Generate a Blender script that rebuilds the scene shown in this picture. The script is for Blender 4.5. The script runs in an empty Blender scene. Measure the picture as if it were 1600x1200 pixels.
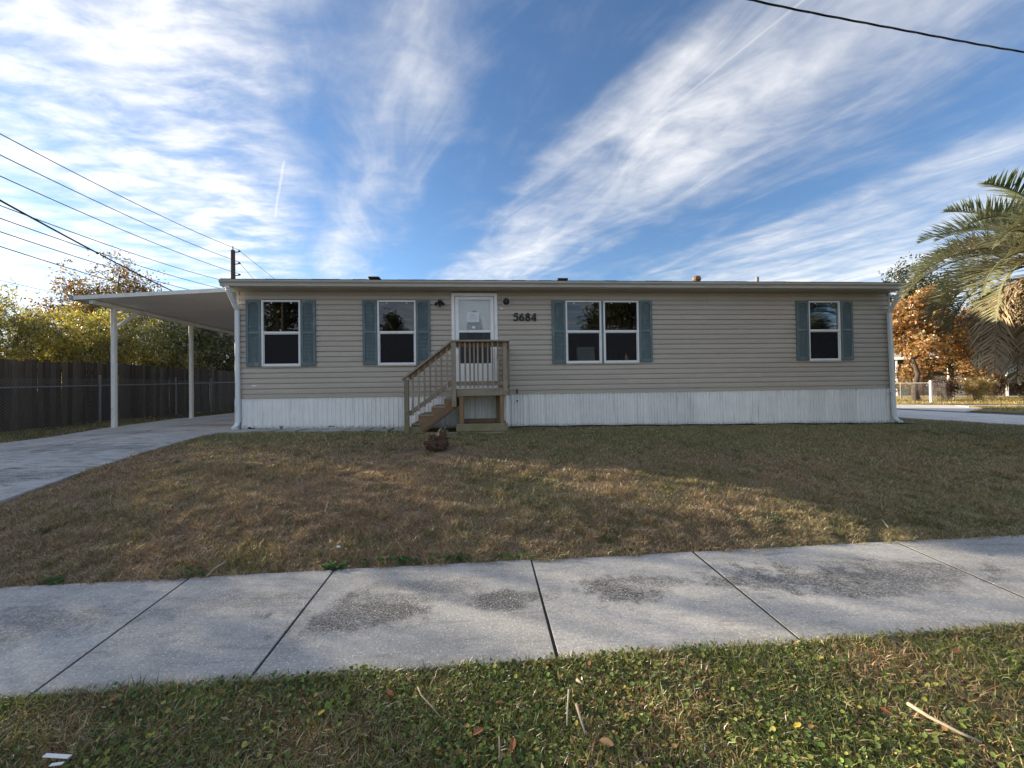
import bpy, bmesh, math, random
import numpy as np
from mathutils import Vector, Matrix

C = bpy.context.scene.collection
SC = bpy.context.scene
random.seed(7)
R = np.random.default_rng(11)

# ------------------------------------------------------------------ camera
EYE = Vector((0, 0, 1.5))
_f = Vector((0, math.cos(math.atan(.01)), math.sin(math.atan(.01))))
_r = Vector((math.cos(.0145), 0, -math.sin(.0145)))
_r = (_r - _f * _r.dot(_f)).normalized()
_u = _r.cross(_f)
cam = bpy.data.cameras.new('camera')
cam.sensor_width = 36
cam.lens = 13.5
cam.clip_start = .05
cam.clip_end = 3000
camo = bpy.data.objects.new('camera', cam)
camo.matrix_world = Matrix(((_r.x, _u.x, -_f.x, EYE.x), (_r.y, _u.y, -_f.y, EYE.y), (_r.z, _u.z, -_f.z, EYE.z), (0, 0, 0, 1)))
C.objects.link(camo)
SC.camera = camo

SC.view_settings.view_transform = 'Standard'
SC.view_settings.look = 'None'
SC.view_settings.exposure = 2.55
SC.view_settings.gamma = 1
SC.view_settings.use_curve_mapping = False
SC.cycles.max_bounces = 8
SC.cycles.transparent_max_bounces = 16
SC.cycles.use_denoising = True

SUN_AZ, SUN_EL = -68.0, 13.5          # azimuth from +Y, clockwise
SUN_STRENGTH = 2.2
SKY_STRENGTH = .12


# ------------------------------------------------------------------ node helper
class NG:
    def __init__(s, nt):
        s.nt = nt

    def put(s, sock, v):
        if v is None:
            return
        if hasattr(v, 'links') or isinstance(v, bpy.types.NodeSocket):
            s.nt.links.new(v, sock)
        else:
            if sock.type == 'RGBA' and len(v) == 3:
                v = (*v, 1)
            sock.default_value = v

    def n(s, typ, ins=None, **kw):
        nd = s.nt.nodes.new('ShaderNode' + typ)
        for k, v in kw.items():
            setattr(nd, k, v)
        for k, v in (ins or {}).items():
            s.put(nd.inputs[k], v)
        return nd

    def m(s, op, a, b=None, c=None, clamp=False):
        nd = s.nt.nodes.new('ShaderNodeMath')
        nd.operation = op
        nd.use_clamp = clamp
        for i, v in enumerate((a, b, c)):
            s.put(nd.inputs[i], v)
        return nd.outputs[0]

    def add(s, a, b): return s.m('ADD', a, b)
    def sub(s, a, b): return s.m('SUBTRACT', a, b)
    def mul(s, a, b): return s.m('MULTIPLY', a, b)
    def div(s, a, b): return s.m('DIVIDE', a, b)

    def rng(s, v, a, b, c=0., d=1., smooth=True):
        nd = s.n('MapRange', {0: v, 1: a, 2: b, 3: c, 4: d})
        nd.interpolation_type = 'SMOOTHSTEP' if smooth else 'LINEAR'
        return nd.outputs[0]

    def mix(s, f, a, b, blend='MIX'):
        nd = s.nt.nodes.new('ShaderNodeMix')
        nd.data_type = 'RGBA'
        nd.blend_type = blend
        s.put(nd.inputs[0], f); s.put(nd.inputs[6], a); s.put(nd.inputs[7], b)
        return nd.outputs[2]

    def noise(s, vec, scale=5., detail=4., rough=.55, dist=0., lac=2.):
        return s.n('TexNoise', {'Vector': vec, 'Scale': scale, 'Detail': detail, 'Roughness': rough, 'Distortion': dist, 'Lacunarity': lac}).outputs[0]

    def vmul(s, v, k):
        nd = s.n('VectorMath', {0: v, 1: k}, operation='MULTIPLY')
        return nd.outputs[0]

    def vadd(s, v, k):
        return s.n('VectorMath', {0: v, 1: k}, operation='ADD').outputs[0]

    def xyz(s, x, y, z=0.):
        return s.n('CombineXYZ', {0: x, 1: y, 2: z}).outputs[0]

    def sep(s, v):
        return s.n('SeparateXYZ', {0: v}).outputs

    def ramp(s, f, stops):
        nd = s.n('ValToRGB', {0: f})
        cr = nd.color_ramp
        while len(cr.elements) < len(stops):
            cr.elements.new(.5)
        for e, (p, v) in zip(cr.elements, stops):
            e.position = p
            e.color = (v, v, v, 1) if not hasattr(v, '__len__') else (*v, 1)
        return nd.outputs[0]


# ------------------------------------------------------------------ world: physical sky with cirrus on a high flat layer
world = bpy.data.worlds.new('World')
SC.world = world
world.use_nodes = True
nt = world.node_tree
nt.nodes.clear()
g = NG(nt)
sky = g.n('TexSky', sky_type='NISHITA', sun_disc=False, sun_elevation=math.radians(SUN_EL), sun_rotation=math.radians(SUN_AZ))
sky.air_density = 1.0
sky.dust_density = .15
sky.ozone_density = 2.2
tc = g.n('TexCoord')
dx, dy, dz = g.sep(tc.outputs['Generated'])
dzc = g.m('MAXIMUM', dz, .02)
px, py = g.div(dx, g.add(dzc, .015)), g.div(dy, g.add(dzc, .015))
th = math.radians(-28)
U = g.add(g.mul(px, math.sin(th)), g.mul(py, math.cos(th)))
V = g.sub(g.mul(px, math.cos(th)), g.mul(py, math.sin(th)))
pv = g.xyz(px, py)
warp = g.noise(pv, .9, 3, .5)
warp2 = g.noise(g.vadd(pv, (7.3, 2.1, 0)), 3.2, 4, .6)
Vw = g.add(V, g.add(g.mul(g.sub(warp, .5), .5), g.mul(g.sub(warp2, .5), .22)))
band = g.ramp(g.rng(Vw, -4, 5, 0, 1, False), [(p, v) for p, v in [
    (0, .80), ((-2.2 + 4) / 9, .85), ((-1.15 + 4) / 9, .72), ((-.95 + 4) / 9, .62), ((-.55 + 4) / 9, .86), ((-.12 + 4) / 9, .70), ((.05 + 4) / 9, .36),
    ((.22 + 4) / 9, .74), ((.40 + 4) / 9, .48), ((.55 + 4) / 9, .12), ((.86 + 4) / 9, .10), ((1.05 + 4) / 9, .70), ((1.35 + 4) / 9, .80),
    ((1.75 + 4) / 9, .42), ((1.95 + 4) / 9, .16), ((2.25 + 4) / 9, .20), ((2.5 + 4) / 9, .58), ((3.2 + 4) / 9, .70), (1, .85)]])
uv = g.xyz(g.mul(U, .75), g.mul(V, 1.75))
fib = g.add(g.mul(g.noise(uv, 1.9, 8, .58, 1.3), .72), g.mul(g.noise(g.vmul(pv, (1., 1.5, 1)), 5.5, 6, .6, .4), .28))
rip = g.add(.5, g.mul(g.sub(g.noise(g.vadd(g.vmul(pv, (2.0, 4.0, 1)), (3, 1, 0)), 1.7, 8, .60, .25), .5), 1.45))
puff = g.noise(g.vadd(pv, (1.7, 9.2, 0)), 1.15, 6, .55, .3)
leftness = g.rng(V, .2, -.3)
tex = g.add(g.mul(g.mix(leftness, fib, rip), .62), g.mul(puff, .38))
cl = g.m('ADD', g.mul(g.sub(tex, .5), 2.3), g.mul(band, 1.0))
cov = g.rng(cl, .08, 1.42)
cov = g.mul(cov, .93)
# contrails
def trail(a, b, wd, amt):
    ax, ay = a; bx, by = b
    L = math.hypot(bx - ax, by - ay)
    ex, ey = (bx - ax) / L, (by - ay) / L
    qx, qy = g.sub(px, ax), g.sub(py, ay)
    al = g.add(g.mul(qx, ex), g.mul(qy, ey))
    ac = g.m('ABSOLUTE', g.add(g.sub(g.mul(qx, -ey), g.mul(qy, -ex)), g.mul(g.sub(warp2, .5), .03)))
    k = g.mul(g.rng(ac, wd, wd * .25), g.mul(g.rng(al, -.08, .02), g.rng(al, L + .1, L - .05)))
    return g.mul(k, amt)
tr = g.m('MAXIMUM', trail((.80, .88), (.50, 1.47), .010, .26), trail((-.955, 1.62), (-1.30, 2.12), .010, .34))
cov = g.m('MAXIMUM', cov, g.add(g.mul(cov, .6), tr))
lowfade = g.rng(dz, .015, .16)
cov = g.add(g.mul(cov, lowfade), g.mul(.28, g.sub(1., lowfade)))
# cloud brightness follows the angle to the sun (thin cloud scatters forward)
sd = (math.sin(math.radians(SUN_AZ)) * math.cos(math.radians(SUN_EL)), math.cos(math.radians(SUN_AZ)) * math.cos(math.radians(SUN_EL)), math.sin(math.radians(SUN_EL)))
cosang = g.n('VectorMath', {0: tc.outputs['Generated'], 1: sd}, operation='DOT_PRODUCT').outputs['Value']
glow = g.m('POWER', g.m('MAXIMUM', cosang, 0.), 12.)
cb = g.add(g.add(1.18, g.mul(cov, .76)), g.mul(glow, .6))
ccol = g.n('VectorMath', {0: (1.0, .985, .97)}, operation='SCALE')
g.put(ccol.inputs['Scale'], cb)
skyc = g.mix(1., sky.outputs[0], (.235, .268, .312), 'MULTIPLY')
col = g.mix(cov, skyc, ccol.outputs[0])
bg = g.n('Background', {'Color': col, 'Strength': SKY_STRENGTH})
out = g.n('OutputWorld', {0: bg.outputs[0]})

# ------------------------------------------------------------------ sun
sun = bpy.data.lights.new('sun', 'SUN')
sun.energy = SUN_STRENGTH
sun.angle = math.radians(.5)
sun.color = (1, .84, .62)
suno = bpy.data.objects.new('sun', sun)
suno.rotation_euler = Vector(sd).to_track_quat('Z', 'Y').to_euler()
suno.location = (-30, 12, 20)
C.objects.link(suno)


# ------------------------------------------------------------------ material helpers
MATS = {}


def new_mat(name):
    m = bpy.data.materials.new(name)
    m.use_nodes = True
    m.node_tree.nodes.clear()
    MATS[name] = m
    return m, NG(m.node_tree)


def finish(g, color, rough=.6, bump=None, bstr=.3, bdist=.01, metal=0., spec=.4, **kw):
    p = g.n('BsdfPrincipled', {'Base Color': color, 'Roughness': rough, 'Metallic': metal, 'Specular IOR Level': spec})
    if bump is not None:
        b = g.n('Bump', {'Strength': bstr, 'Distance': bdist, 'Height': bump})
        g.put(p.inputs['Normal'], b.outputs[0])
    g.n('OutputMaterial', {0: p.outputs[0]})
    return p


def mat(name, base, rough=.6, var=.2, scale=6., stretch=(1, 1, 1), rnd=.0, bump=0., fine=0., metal=0., spec=.4, dirt=None, dirt_amt=.5, dirt_scale=3.):
    """general surface: colour mottled by noise, per-object tint, optional stains and relief"""
    if name in MATS:
        return MATS[name]
    m, g = new_mat(name)
    tc = g.n('TexCoord')
    oi = g.n('ObjectInfo')
    off = g.xyz(g.mul(oi.outputs['Random'], 37.), g.mul(oi.outputs['Random'], 11.), 0.)
    v = g.vadd(g.vmul(tc.outputs['Object'], stretch), off)
    a = g.noise(v, scale, 6, .6)
    k = g.add(1., g.mul(g.sub(a, .5), 2 * var))
    if fine:
        k = g.mul(k, g.add(1., g.mul(g.sub(g.noise(v, scale * 12, 3, .6), .5), 2 * fine)))
    if rnd:
        k = g.mul(k, g.add(1 - rnd, g.mul(oi.outputs['Random'], 2 * rnd)))
    c = g.n('VectorMath', {0: base}, operation='SCALE')
    g.put(c.inputs['Scale'], k)
    col = c.outputs[0]
    if dirt is not None:
        d = g.noise(v, dirt_scale, 5, .65, .6)
        col = g.mix(g.mul(g.rng(d, .5, .72), dirt_amt), col, dirt)
    finish(g, col, rough, a if bump else None, bump, .006, metal, spec)
    return m


def attr_leaf(name, transl=.35, rough=.5, gloss=.08):
    m, g = new_mat(name)
    a = g.n('VertexColor')
    a.layer_name = 'Col'
    d = g.n('BsdfDiffuse', {'Color': a.outputs[0]})
    t = g.n('BsdfTranslucent', {'Color': g.mix(1., a.outputs[0], (1.5, 1.45, .8), 'MULTIPLY')})
    mx = g.n('MixShader', {0: transl, 1: d.outputs[0], 2: t.outputs[0]})
    gl = g.n('BsdfGlossy', {'Color': (1, 1, 1, 1), 'Roughness': rough})
    fr = g.n('Fresnel', {'IOR': 1.4})
    mx2 = g.n('MixShader', {0: g.mul(fr.outputs[0], gloss * 8), 1: mx.outputs[0], 2: gl.outputs[0]})
    g.n('OutputMaterial', {0: mx2.outputs[0]})
    return m


LEAF = attr_leaf('leaf_surface', .45, .5, .05)
GRASS = attr_leaf('grass_blade', .22, .6, .03)
PALMLEAF = attr_leaf('palm_leaf', .14, .45, .06)


def cmat_concrete(name, base, stains=(), fleck=.5, streaks=0.):
    m, g = new_mat(name)
    geo = g.n('NewGeometry')
    oi = g.n('ObjectInfo')
    P = geo.outputs['Position']
    n1 = g.noise(P, 1.6, 6, .62, .3)
    n2 = g.noise(P, 9., 5, .65)
    n3 = g.noise(P, 75., 3, .7)
    k = g.mul(g.add(.62, g.mul(n1, .76)), g.add(.78, g.mul(n2, .44)))
    k = g.mul(k, g.add(.32, g.mul(n3, 1.36)))
    k = g.mul(k, g.add(.86, g.mul(oi.outputs['Random'], .27)))
    if streaks:
        st = g.noise(g.vmul(P, (1.1, 7., 1)), 2.2, 7, .68, .6)
        k = g.mul(k, g.sub(1., g.mul(g.rng(st, .48, .7), streaks)))
    vo = g.n('TexVoronoi', {'Vector': P, 'Scale': 62.})
    fl = g.mul(g.rng(vo.outputs['Distance'], .34, .14), g.rng(g.sep(vo.outputs['Color'])[0], .55, .72))
    vo2 = g.n('TexVoronoi', {'Vector': P, 'Scale': 55.})
    pit = g.mul(g.rng(vo2.outputs['Distance'], .22, .10), g.rng(g.sep(vo2.outputs['Color'])[1], .80, .9))
    st_mask = None
    xs = g.sep(P)
    wob = g.add(g.mul(g.sub(g.noise(P, 3.2, 6, .68), .5), 3.2), g.mul(g.sub(g.noise(P, 14., 4, .65), .5), 1.1))
    for (cx, cy, rx, ry, amt) in stains:
        d = g.m('SQRT', g.add(g.m('POWER', g.div(g.sub(xs[0], cx), rx), 2.), g.m('POWER', g.div(g.sub(xs[1], cy), ry), 2.)))
        b = g.mul(g.rng(g.add(d, wob), 1.12, .42), amt)
        st_mask = b if st_mask is None else g.m('MAXIMUM', st_mask, b)
    if st_mask is not None:
        k = g.mul(k, g.sub(1., g.mul(st_mask, g.rng(n3, .62, .36, .45, 1.))))
    c = g.n('VectorMath', {0: base}, operation='SCALE')
    g.put(c.inputs['Scale'], k)
    col = g.mix(g.mul(g.rng(n2, .3, .7), .35), c.outputs[0], g.mix(1., c.outputs[0], (1.05, 1.0, .90), 'MULTIPLY'))
    col = g.mix(g.mul(fl, fleck), col, (.80, .80, .78))
    col = g.mix(g.mul(pit, .6), col, (.08, .075, .07))
    h = g.add(g.mul(n3, .6), g.mul(n2, .5))
    finish(g, col, .88, h, .5, .006, spec=.25)
    return m


# ------------------------------------------------------------------ mesh helpers
def _chamfer_topo():
    bm = bmesh.new()
    pts = []
    for sx in (-1, 1):
        for sy in (-1, 1):
            for sz in (-1, 1):
                for ax in range(3):
                    q = [sx, sy, sz]
                    q[ax] *= .8
                    pts.append((tuple([sx, sy, sz]), ax))
                    bm.verts.new(q)
    # chamfer corner: pull in along two axes -> keep one full axis per vertex
    for v, (s_, ax) in zip(bm.verts, pts):
        v.co = Vector([s_[i] * (1 if i == ax else .8) for i in range(3)])
    bm.verts.ensure_lookup_table()
    for i, v in enumerate(bm.verts):
        v.index = i
    bmesh.ops.convex_hull(bm, input=list(bm.verts))
    bmesh.ops.dissolve_limit(bm, angle_limit=.01, verts=list(bm.verts), edges=list(bm.edges))
    bm.normal_update()
    fs = [[v.index for v in f.verts] for f in bm.faces]
    return pts, fs


CH_PTS, CH_FACES = _chamfer_topo()


class MB:
    def __init__(s):
        s.v = []
        s.f = []

    def box(s, x0, x1, y0, y1, z0, z1, c=0.):
        if x0 > x1: x0, x1 = x1, x0
        if y0 > y1: y0, y1 = y1, y0
        if z0 > z1: z0, z1 = z1, z0
        b = len(s.v)
        if c:
            ctr = ((x0 + x1) / 2, (y0 + y1) / 2, (z0 + z1) / 2)
            h = ((x1 - x0) / 2, (y1 - y0) / 2, (z1 - z0) / 2)
            c = min(c, min(h) * .6)
            for sg, ax in CH_PTS:
                s.v.append(tuple(ctr[i] + sg[i] * (h[i] if i == ax else h[i] - c) for i in range(3)))
            s.f += [[b + i for i in f] for f in CH_FACES]
        else:
            s.v += [(x, y, z) for x in (x0, x1) for y in (y0, y1) for z in (z0, z1)]
            s.f += [[b + i for i in f] for f in ((0, 1, 3, 2), (4, 6, 7, 5), (0, 4, 5, 1), (2, 3, 7, 6), (0, 2, 6, 4), (1, 5, 7, 3))]
        return s

    def bar(s, p, q, w, t, up=(0, 0, 1), c=.004):
        """box from p to q; w across (horizontal side), t along up"""
        p, q, up = Vector(p), Vector(q), Vector(up)
        d = (q - p)
        L = d.length
        d.normalize()
        sd_ = d.cross(up)
        if sd_.length < 1e-4:
            sd_ = d.cross(Vector((0, 1, 0)))
        sd_.normalize()
        u2 = sd_.cross(d)
        m = MB().box(0, L, -w / 2, w / 2, -t / 2, t / 2, c)
        b = len(s.v)
        for x, y, z in m.v:
            s.v.append(tuple(p + d * x + sd_ * y + u2 * z))
        s.f += [[b + i for i in f] for f in m.f]
        return s

    def tube(s, pts, rad, n=8, cap=True):
        pts = [Vector(p) for p in pts]
        if not hasattr(rad, '__len__'):
            rad = [rad] * len(pts)
        b = len(s.v)
        ref = Vector((0, 0, 1))
        t0 = (pts[1] - pts[0]).normalized()
        if abs(t0.dot(ref)) > .9:
            ref = Vector((1, 0, 0))
        a = t0.cross(ref).normalized()
        for i, p in enumerate(pts):
            t = (pts[min(i + 1, len(pts) - 1)] - pts[max(i - 1, 0)]).normalized()
            a = (a - t * a.dot(t)).normalized()
            c_ = t.cross(a)
            for k in range(n):
                an = 2 * math.pi * k / n
                s.v.append(tuple(p + (a * math.cos(an) + c_ * math.sin(an)) * rad[i]))
        for i in range(len(pts) - 1):
            for k in range(n):
                k2 = (k + 1) % n
                s.f.append([b + i * n + k, b + i * n + k2, b + (i + 1) * n + k2, b + (i + 1) * n + k])
        if cap:
            s.f.append([b + k for k in range(n)][::-1])
            s.f.append([b + (len(pts) - 1) * n + k for k in range(n)])
        return s

    def prism_x(s, prof, x0, x1):
        """profile of (y,z) points extruded along x"""
        b = len(s.v)
        n = len(prof)
        for x in (x0, x1):
            s.v += [(x, y, z) for y, z in prof]
        for i in range(n):
            j = (i + 1) % n
            s.f.append([b + i, b + j, b + n + j, b + n + i])
        s.f.append([b + i for i in range(n)][::-1])
        s.f.append([b + n + i for i in range(n)])
        return s

    def prism_y(s, prof, y0, y1):
        """profile of (x,z) points extruded along y"""
        b = len(s.v)
        n = len(prof)
        for y in (y0, y1):
            s.v += [(x, y, z) for x, z in prof]
        for i in range(n):
            j = (i + 1) % n
            s.f.append([b + j, b + i, b + n + i, b + n + j])
        s.f.append([b + i for i in range(n)])
        s.f.append([b + n + i for i in range(n)][::-1])
        return s

    def prism_z(s, prof, z0, z1):
        b = len(s.v)
        n = len(prof)
        for z in (z0, z1):
            s.v += [(x, y, z) for x, y in prof]
        for i in range(n):
            j = (i + 1) % n
            s.f.append([b + i, b + j, b + n + j, b + n + i])
        s.f.append([b + i for i in range(n)][::-1])
        s.f.append([b + n + i for i in range(n)])
        return s

    def lathe(s, prof, c=(0, 0, 0), n=16, axis='z'):
        b = len(s.v)
        for r_, h in prof:
            for k in range(n):
                an = 2 * math.pi * k / n
                a_, b_ = r_ * math.cos(an), r_ * math.sin(an)
                if axis == 'z':
                    s.v.append((c[0] + a_, c[1] + b_, c[2] + h))
                elif axis == 'y':
                    s.v.append((c[0] + a_, c[1] + h, c[2] + b_))
        for i in range(len(prof) - 1):
            for k in range(n):
                k2 = (k + 1) % n
                s.f.append([b + i * n + k, b + i * n + k2, b + (i + 1) * n + k2, b + (i + 1) * n + k])
        s.f.append([b + k for k in range(n)][::-1])
        s.f.append([b + (len(prof) - 1) * n + k for k in range(n)])
        return s

    def mesh(s, name, off=(0, 0, 0), smooth=False):
        me = bpy.data.meshes.new(name)
        o = off
        me.from_pydata([(x - o[0], y - o[1], z - o[2]) for x, y, z in s.v], [], s.f)
        bm = bmesh.new()
        bm.from_mesh(me)
        bmesh.ops.recalc_face_normals(bm, faces=bm.faces)
        bm.to_mesh(me)
        bm.free()
        if smooth:
            me.polygons.foreach_set('use_smooth', [True] * len(me.polygons))
        return me


def link_mesh(name, me, material, parent=None, loc=(0, 0, 0), label=None, kind=None):
    o = bpy.data.objects.new(name, me)
    C.objects.link(o)
    if material and not me.materials:
        me.materials.append(material)
    if parent:
        o.parent = parent
    o.location = loc
    if label: o['label'] = label
    if kind: o['kind'] = kind
    return o


def np_mesh(name, Vt, F, col=None, smooth=False):
    """fast mesh from numpy: Vt (N,3), F (M,k) faces of k corners"""
    me = bpy.data.meshes.new(name)
    Vt = np.ascontiguousarray(Vt, dtype=np.float32)
    Fl = F if isinstance(F, list) else [F]
    nl = sum(f.size for f in Fl)
    nf = sum(len(f) for f in Fl)
    me.vertices.add(len(Vt))
    me.vertices.foreach_set('co', Vt.ravel())
    me.loops.add(nl)
    me.polygons.add(nf)
    idx = np.concatenate([f.ravel() for f in Fl]).astype(np.int32)
    tot = np.concatenate([np.full(len(f), f.shape[1]) for f in Fl])
    st = np.concatenate([[0], np.cumsum(tot)[:-1]]).astype(np.int32)
    me.loops.foreach_set('vertex_index', idx)
    me.polygons.foreach_set('loop_start', st)
    me.update(calc_edges=True)
    if smooth:
        me.polygons.foreach_set('use_smooth', np.ones(nf, dtype=bool))
    if col is not None:
        ca = me.color_attributes.new('Col', 'FLOAT_COLOR', 'POINT')
        c4 = np.ones((len(Vt), 4), dtype=np.float32)
        c4[:, :3] = col
        ca.data.foreach_set('color', c4.ravel())
    return me


# house frame: u along the front wall, w away from the camera
HO = Vector((-6.06, 8.5, 0))
E1 = Vector((.9975, .0708, 0)).normalized()
E2 = Vector((-E1.y, E1.x, 0))
HROT = math.atan2(E1.y, E1.x)


def L2W(u, w, z=0.):
    return HO + E1 * u + E2 * w + Vector((0, 0, z))


def W2L(x, y):
    dx_, dy_ = x - HO.x, y - HO.y
    return dx_ * E1.x + dy_ * E1.y, dx_ * E2.x + dy_ * E2.y


class Thing:
    """an Empty at the thing's base; parts are given in the frame's coordinates"""
    def __init__(s, name, label, cat, base=(0, 0, 0), house=True, group=None, kind=None):
        s.e = bpy.data.objects.new(name, None)
        s.e.empty_display_size = .2
        C.objects.link(s.e)
        s.base = base
        if house:
            s.e.location = L2W(*base)
            s.e.rotation_euler = (0, 0, HROT)
        else:
            s.e.location = base
        if label: s.e['label'] = label
        if cat: s.e['category'] = cat
        if group: s.e['group'] = group
        if kind: s.e['kind'] = kind

    def add(s, name, mb, material, label=None, parent=None, smooth=False, kind=None, mesh=None):
        me = mesh if mesh is not None else mb.mesh(name, s.base, smooth)
        return link_mesh(name, me, material, parent or s.e, (0, 0, 0), label, kind)

    def addc(s, name, mb, material, ctr, rot=None, parent=None, smooth=False, label=None):
        """part with its own origin ctr (frame coordinates); mb is given about its own origin"""
        me = mb.mesh(name, (0, 0, 0), smooth)
        o = link_mesh(name, me, material, parent or s.e, tuple(Vector(ctr) - Vector(s.base)), label)
        if parent: o.location = Vector(ctr) - Vector(s.base) - parent.location
        if rot: o.rotation_euler = rot
        return o

    def board(s, name, p, q, w, t, material, up=(0, 0, 1), c=.005, parent=None, label=None):
        """timber from p to q, its own object with local X along the grain"""
        p, q, up = Vector(p), Vector(q), Vector(up)
        d = (q - p)
        Ln = d.length
        d.normalize()
        sd_ = d.cross(up)
        if sd_.length < 1e-4:
            sd_ = d.cross(Vector((0, 1, 0)))
        sd_.normalize()
        u2 = sd_.cross(d)
        # d x sd_ = -u2 : use right handed basis (d, -sd_, u2)
        M_ = Matrix((d, -sd_, u2)).transposed().to_4x4()
        M_.translation = p - Vector(s.base)
        me = MB().box(0, Ln, -w / 2, w / 2, -t / 2, t / 2, c).mesh(name)
        o = link_mesh(name, me, material, parent or s.e, (0, 0, 0), label)
        o.matrix_local = M_
        return o


def tag(o, label=None, cat=None, group=None, kind=None):
    if label: o['label'] = label
    if cat: o['category'] = cat
    if group: o['group'] = group
    if kind: o['kind'] = kind
    return o


# ------------------------------------------------------------------ value noise in numpy
def vnoise(x, y, seed=0):
    xi = np.floor(x).astype(np.int64); yi = np.floor(y).astype(np.int64)
    fx = x - xi; fy = y - yi
    fx = fx * fx * (3 - 2 * fx); fy = fy * fy * (3 - 2 * fy)

    def h(a, b):
        n = (a * 374761393 + b * 668265263 + seed * 1442695041) & 0x7fffffff
        n = ((n ^ (n >> 13)) * 1274126177) & 0x7fffffff
        return ((n ^ (n >> 16)) & 0xffff) / 65535.
    return (h(xi, yi) * (1 - fx) + h(xi + 1, yi) * fx) * (1 - fy) + (h(xi, yi + 1) * (1 - fx) + h(xi + 1, yi + 1) * fx) * fy


def fbm(x, y, sc, seed=0, oct=4):
    t = 0.; a = .5; tot = 0.
    for i in range(oct):
        t = t + a * vnoise(x * sc, y * sc, seed + i * 17)
        tot += a; a *= .55; sc *= 2.1
    return t / tot


def sm(x, a, b):
    t = np.clip((x - a) / (b - a), 0, 1)
    return t * t * (3 - 2 * t)


# ------------------------------------------------------------------ terrain
def zt(X, Y):
    X = np.asarray(X, float); Y = np.asarray(Y, float)
    u = (X - HO.x) * E1.x + (Y - HO.y) * E1.y
    w = (X - HO.x) * E2.x + (Y - HO.y) * E2.y
    s_ = Y - (3.31 + .081 * X)
    P = .645 - .0118 * np.clip(u, 0, 17)
    P = P - .10 * np.clip((4 - w) / 4, 0, 1) * np.clip((-2 - u) / 2, 0, 1)
    t = np.clip(s_ / 4.6, 0, 1)
    return P * t * (1.6 - .6 * t)


def zt1(x, y):
    return float(zt(x, y))


def SWF(x): return 3.300 + .0826 * x          # sidewalk far edge
def SWN(x): return 2.085 + .0800 * x          # sidewalk near edge


def lawn_fields(x, y):
    """0..1 greenness and warm/dry fields of the front lawn (colour of the plants themselves)"""
    u = (x - HO.x) * E1.x + (y - HO.y) * E1.y
    w = (x - HO.x) * E2.x + (y - HO.y) * E2.y
    gr = fbm(x, y, .55, 3) * .62 + fbm(x, y, 2.2, 9) * .45 - .08
    gr = gr + .30 * np.exp(-((w + .7) / 1.3) ** 2) + .10 * sm(u, 4, 6.5) - .13 * (1 - sm(u, 3, 6)) * (1 - sm(w, -3, -1))
    gr = gr + .20 * np.exp(-(((x + .1) / .9) ** 2 + ((y - 4.6) / .8) ** 2))
    dirt = np.exp(-(((x + 1.35) / .95) ** 2 + ((y - 6.25) / .38) ** 2))
    gr = np.clip((gr - .30) / .42, 0, 1) * (1 - .9 * dirt)
    dry = np.clip((fbm(x, y, .9, 21) * .7 + fbm(x, y, 4., 33) * .5 - .32) / .5, 0, 1)
    return gr, dry, dirt


def axis(fine0, fine1, step, far):
    a = list(np.arange(fine0, fine1 + 1e-6, step))
    st = step; p = a[-1]
    while p < far:
        st *= 1.35; p += st; a.append(p)
    st = step; p = a[0]
    while p > -far:
        st *= 1.35; p -= st; a.insert(0, p)
    return np.array(a)


xs = axis(-13, 16, .2, 900)
ys = axis(.5, 18, .2, 900)
GX, GY = np.meshgrid(xs, ys, indexing='ij')
GZ = zt(GX, GY)
in_sw = (GY < SWF(GX)) & (GY > SWN(GX)) & (abs(GX) < 40)
GZ = GZ - .0
nx, ny = GX.shape
I = np.arange(nx * ny).reshape(nx, ny)
F = np.stack([I[:-1, :-1], I[1:, :-1], I[1:, 1:], I[:-1, 1:]], -1).reshape(-1, 4)
gr, dry, dirt = lawn_fields(GX, GY)
brown = np.array([.23, .165, .11]); green = np.array([.135, .14, .065]); tan = np.array([.24, .165, .07])
colr = brown + (green - brown) * gr[..., None] * .8
colr = colr * (.8 + .5 * dry[..., None])
far_y = sm(GX, 15.5, 17)[..., None]
colr = colr * (1 - far_y) + far_y * (np.array([.27, .20, .085]) * (.7 + .6 * fbm(GX, GY, .8, 5)[..., None]))
me = np_mesh('ground', np.stack([GX, GY, GZ], -1).reshape(-1, 3), F, colr.reshape(-1, 3), True)
m, g = new_mat('soil_and_thatch')
a = g.n('VertexColor'); a.layer_name = 'Col'
P = g.n('NewGeometry').outputs['Position']
n1 = g.noise(P, 30, 6, .7); n2 = g.noise(P, 5, 4, .6)
k = g.mul(g.add(.45, g.mul(n1, 1.1)), g.add(.7, g.mul(n2, .6)))
c = g.n('VectorMath', {0: a.outputs[0]}, operation='SCALE'); g.put(c.inputs['Scale'], k)
finish(g, c.outputs[0], .95, n1, .8, .03, spec=.1)
tag(link_mesh('ground', me, m), kind='structure')

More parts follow.
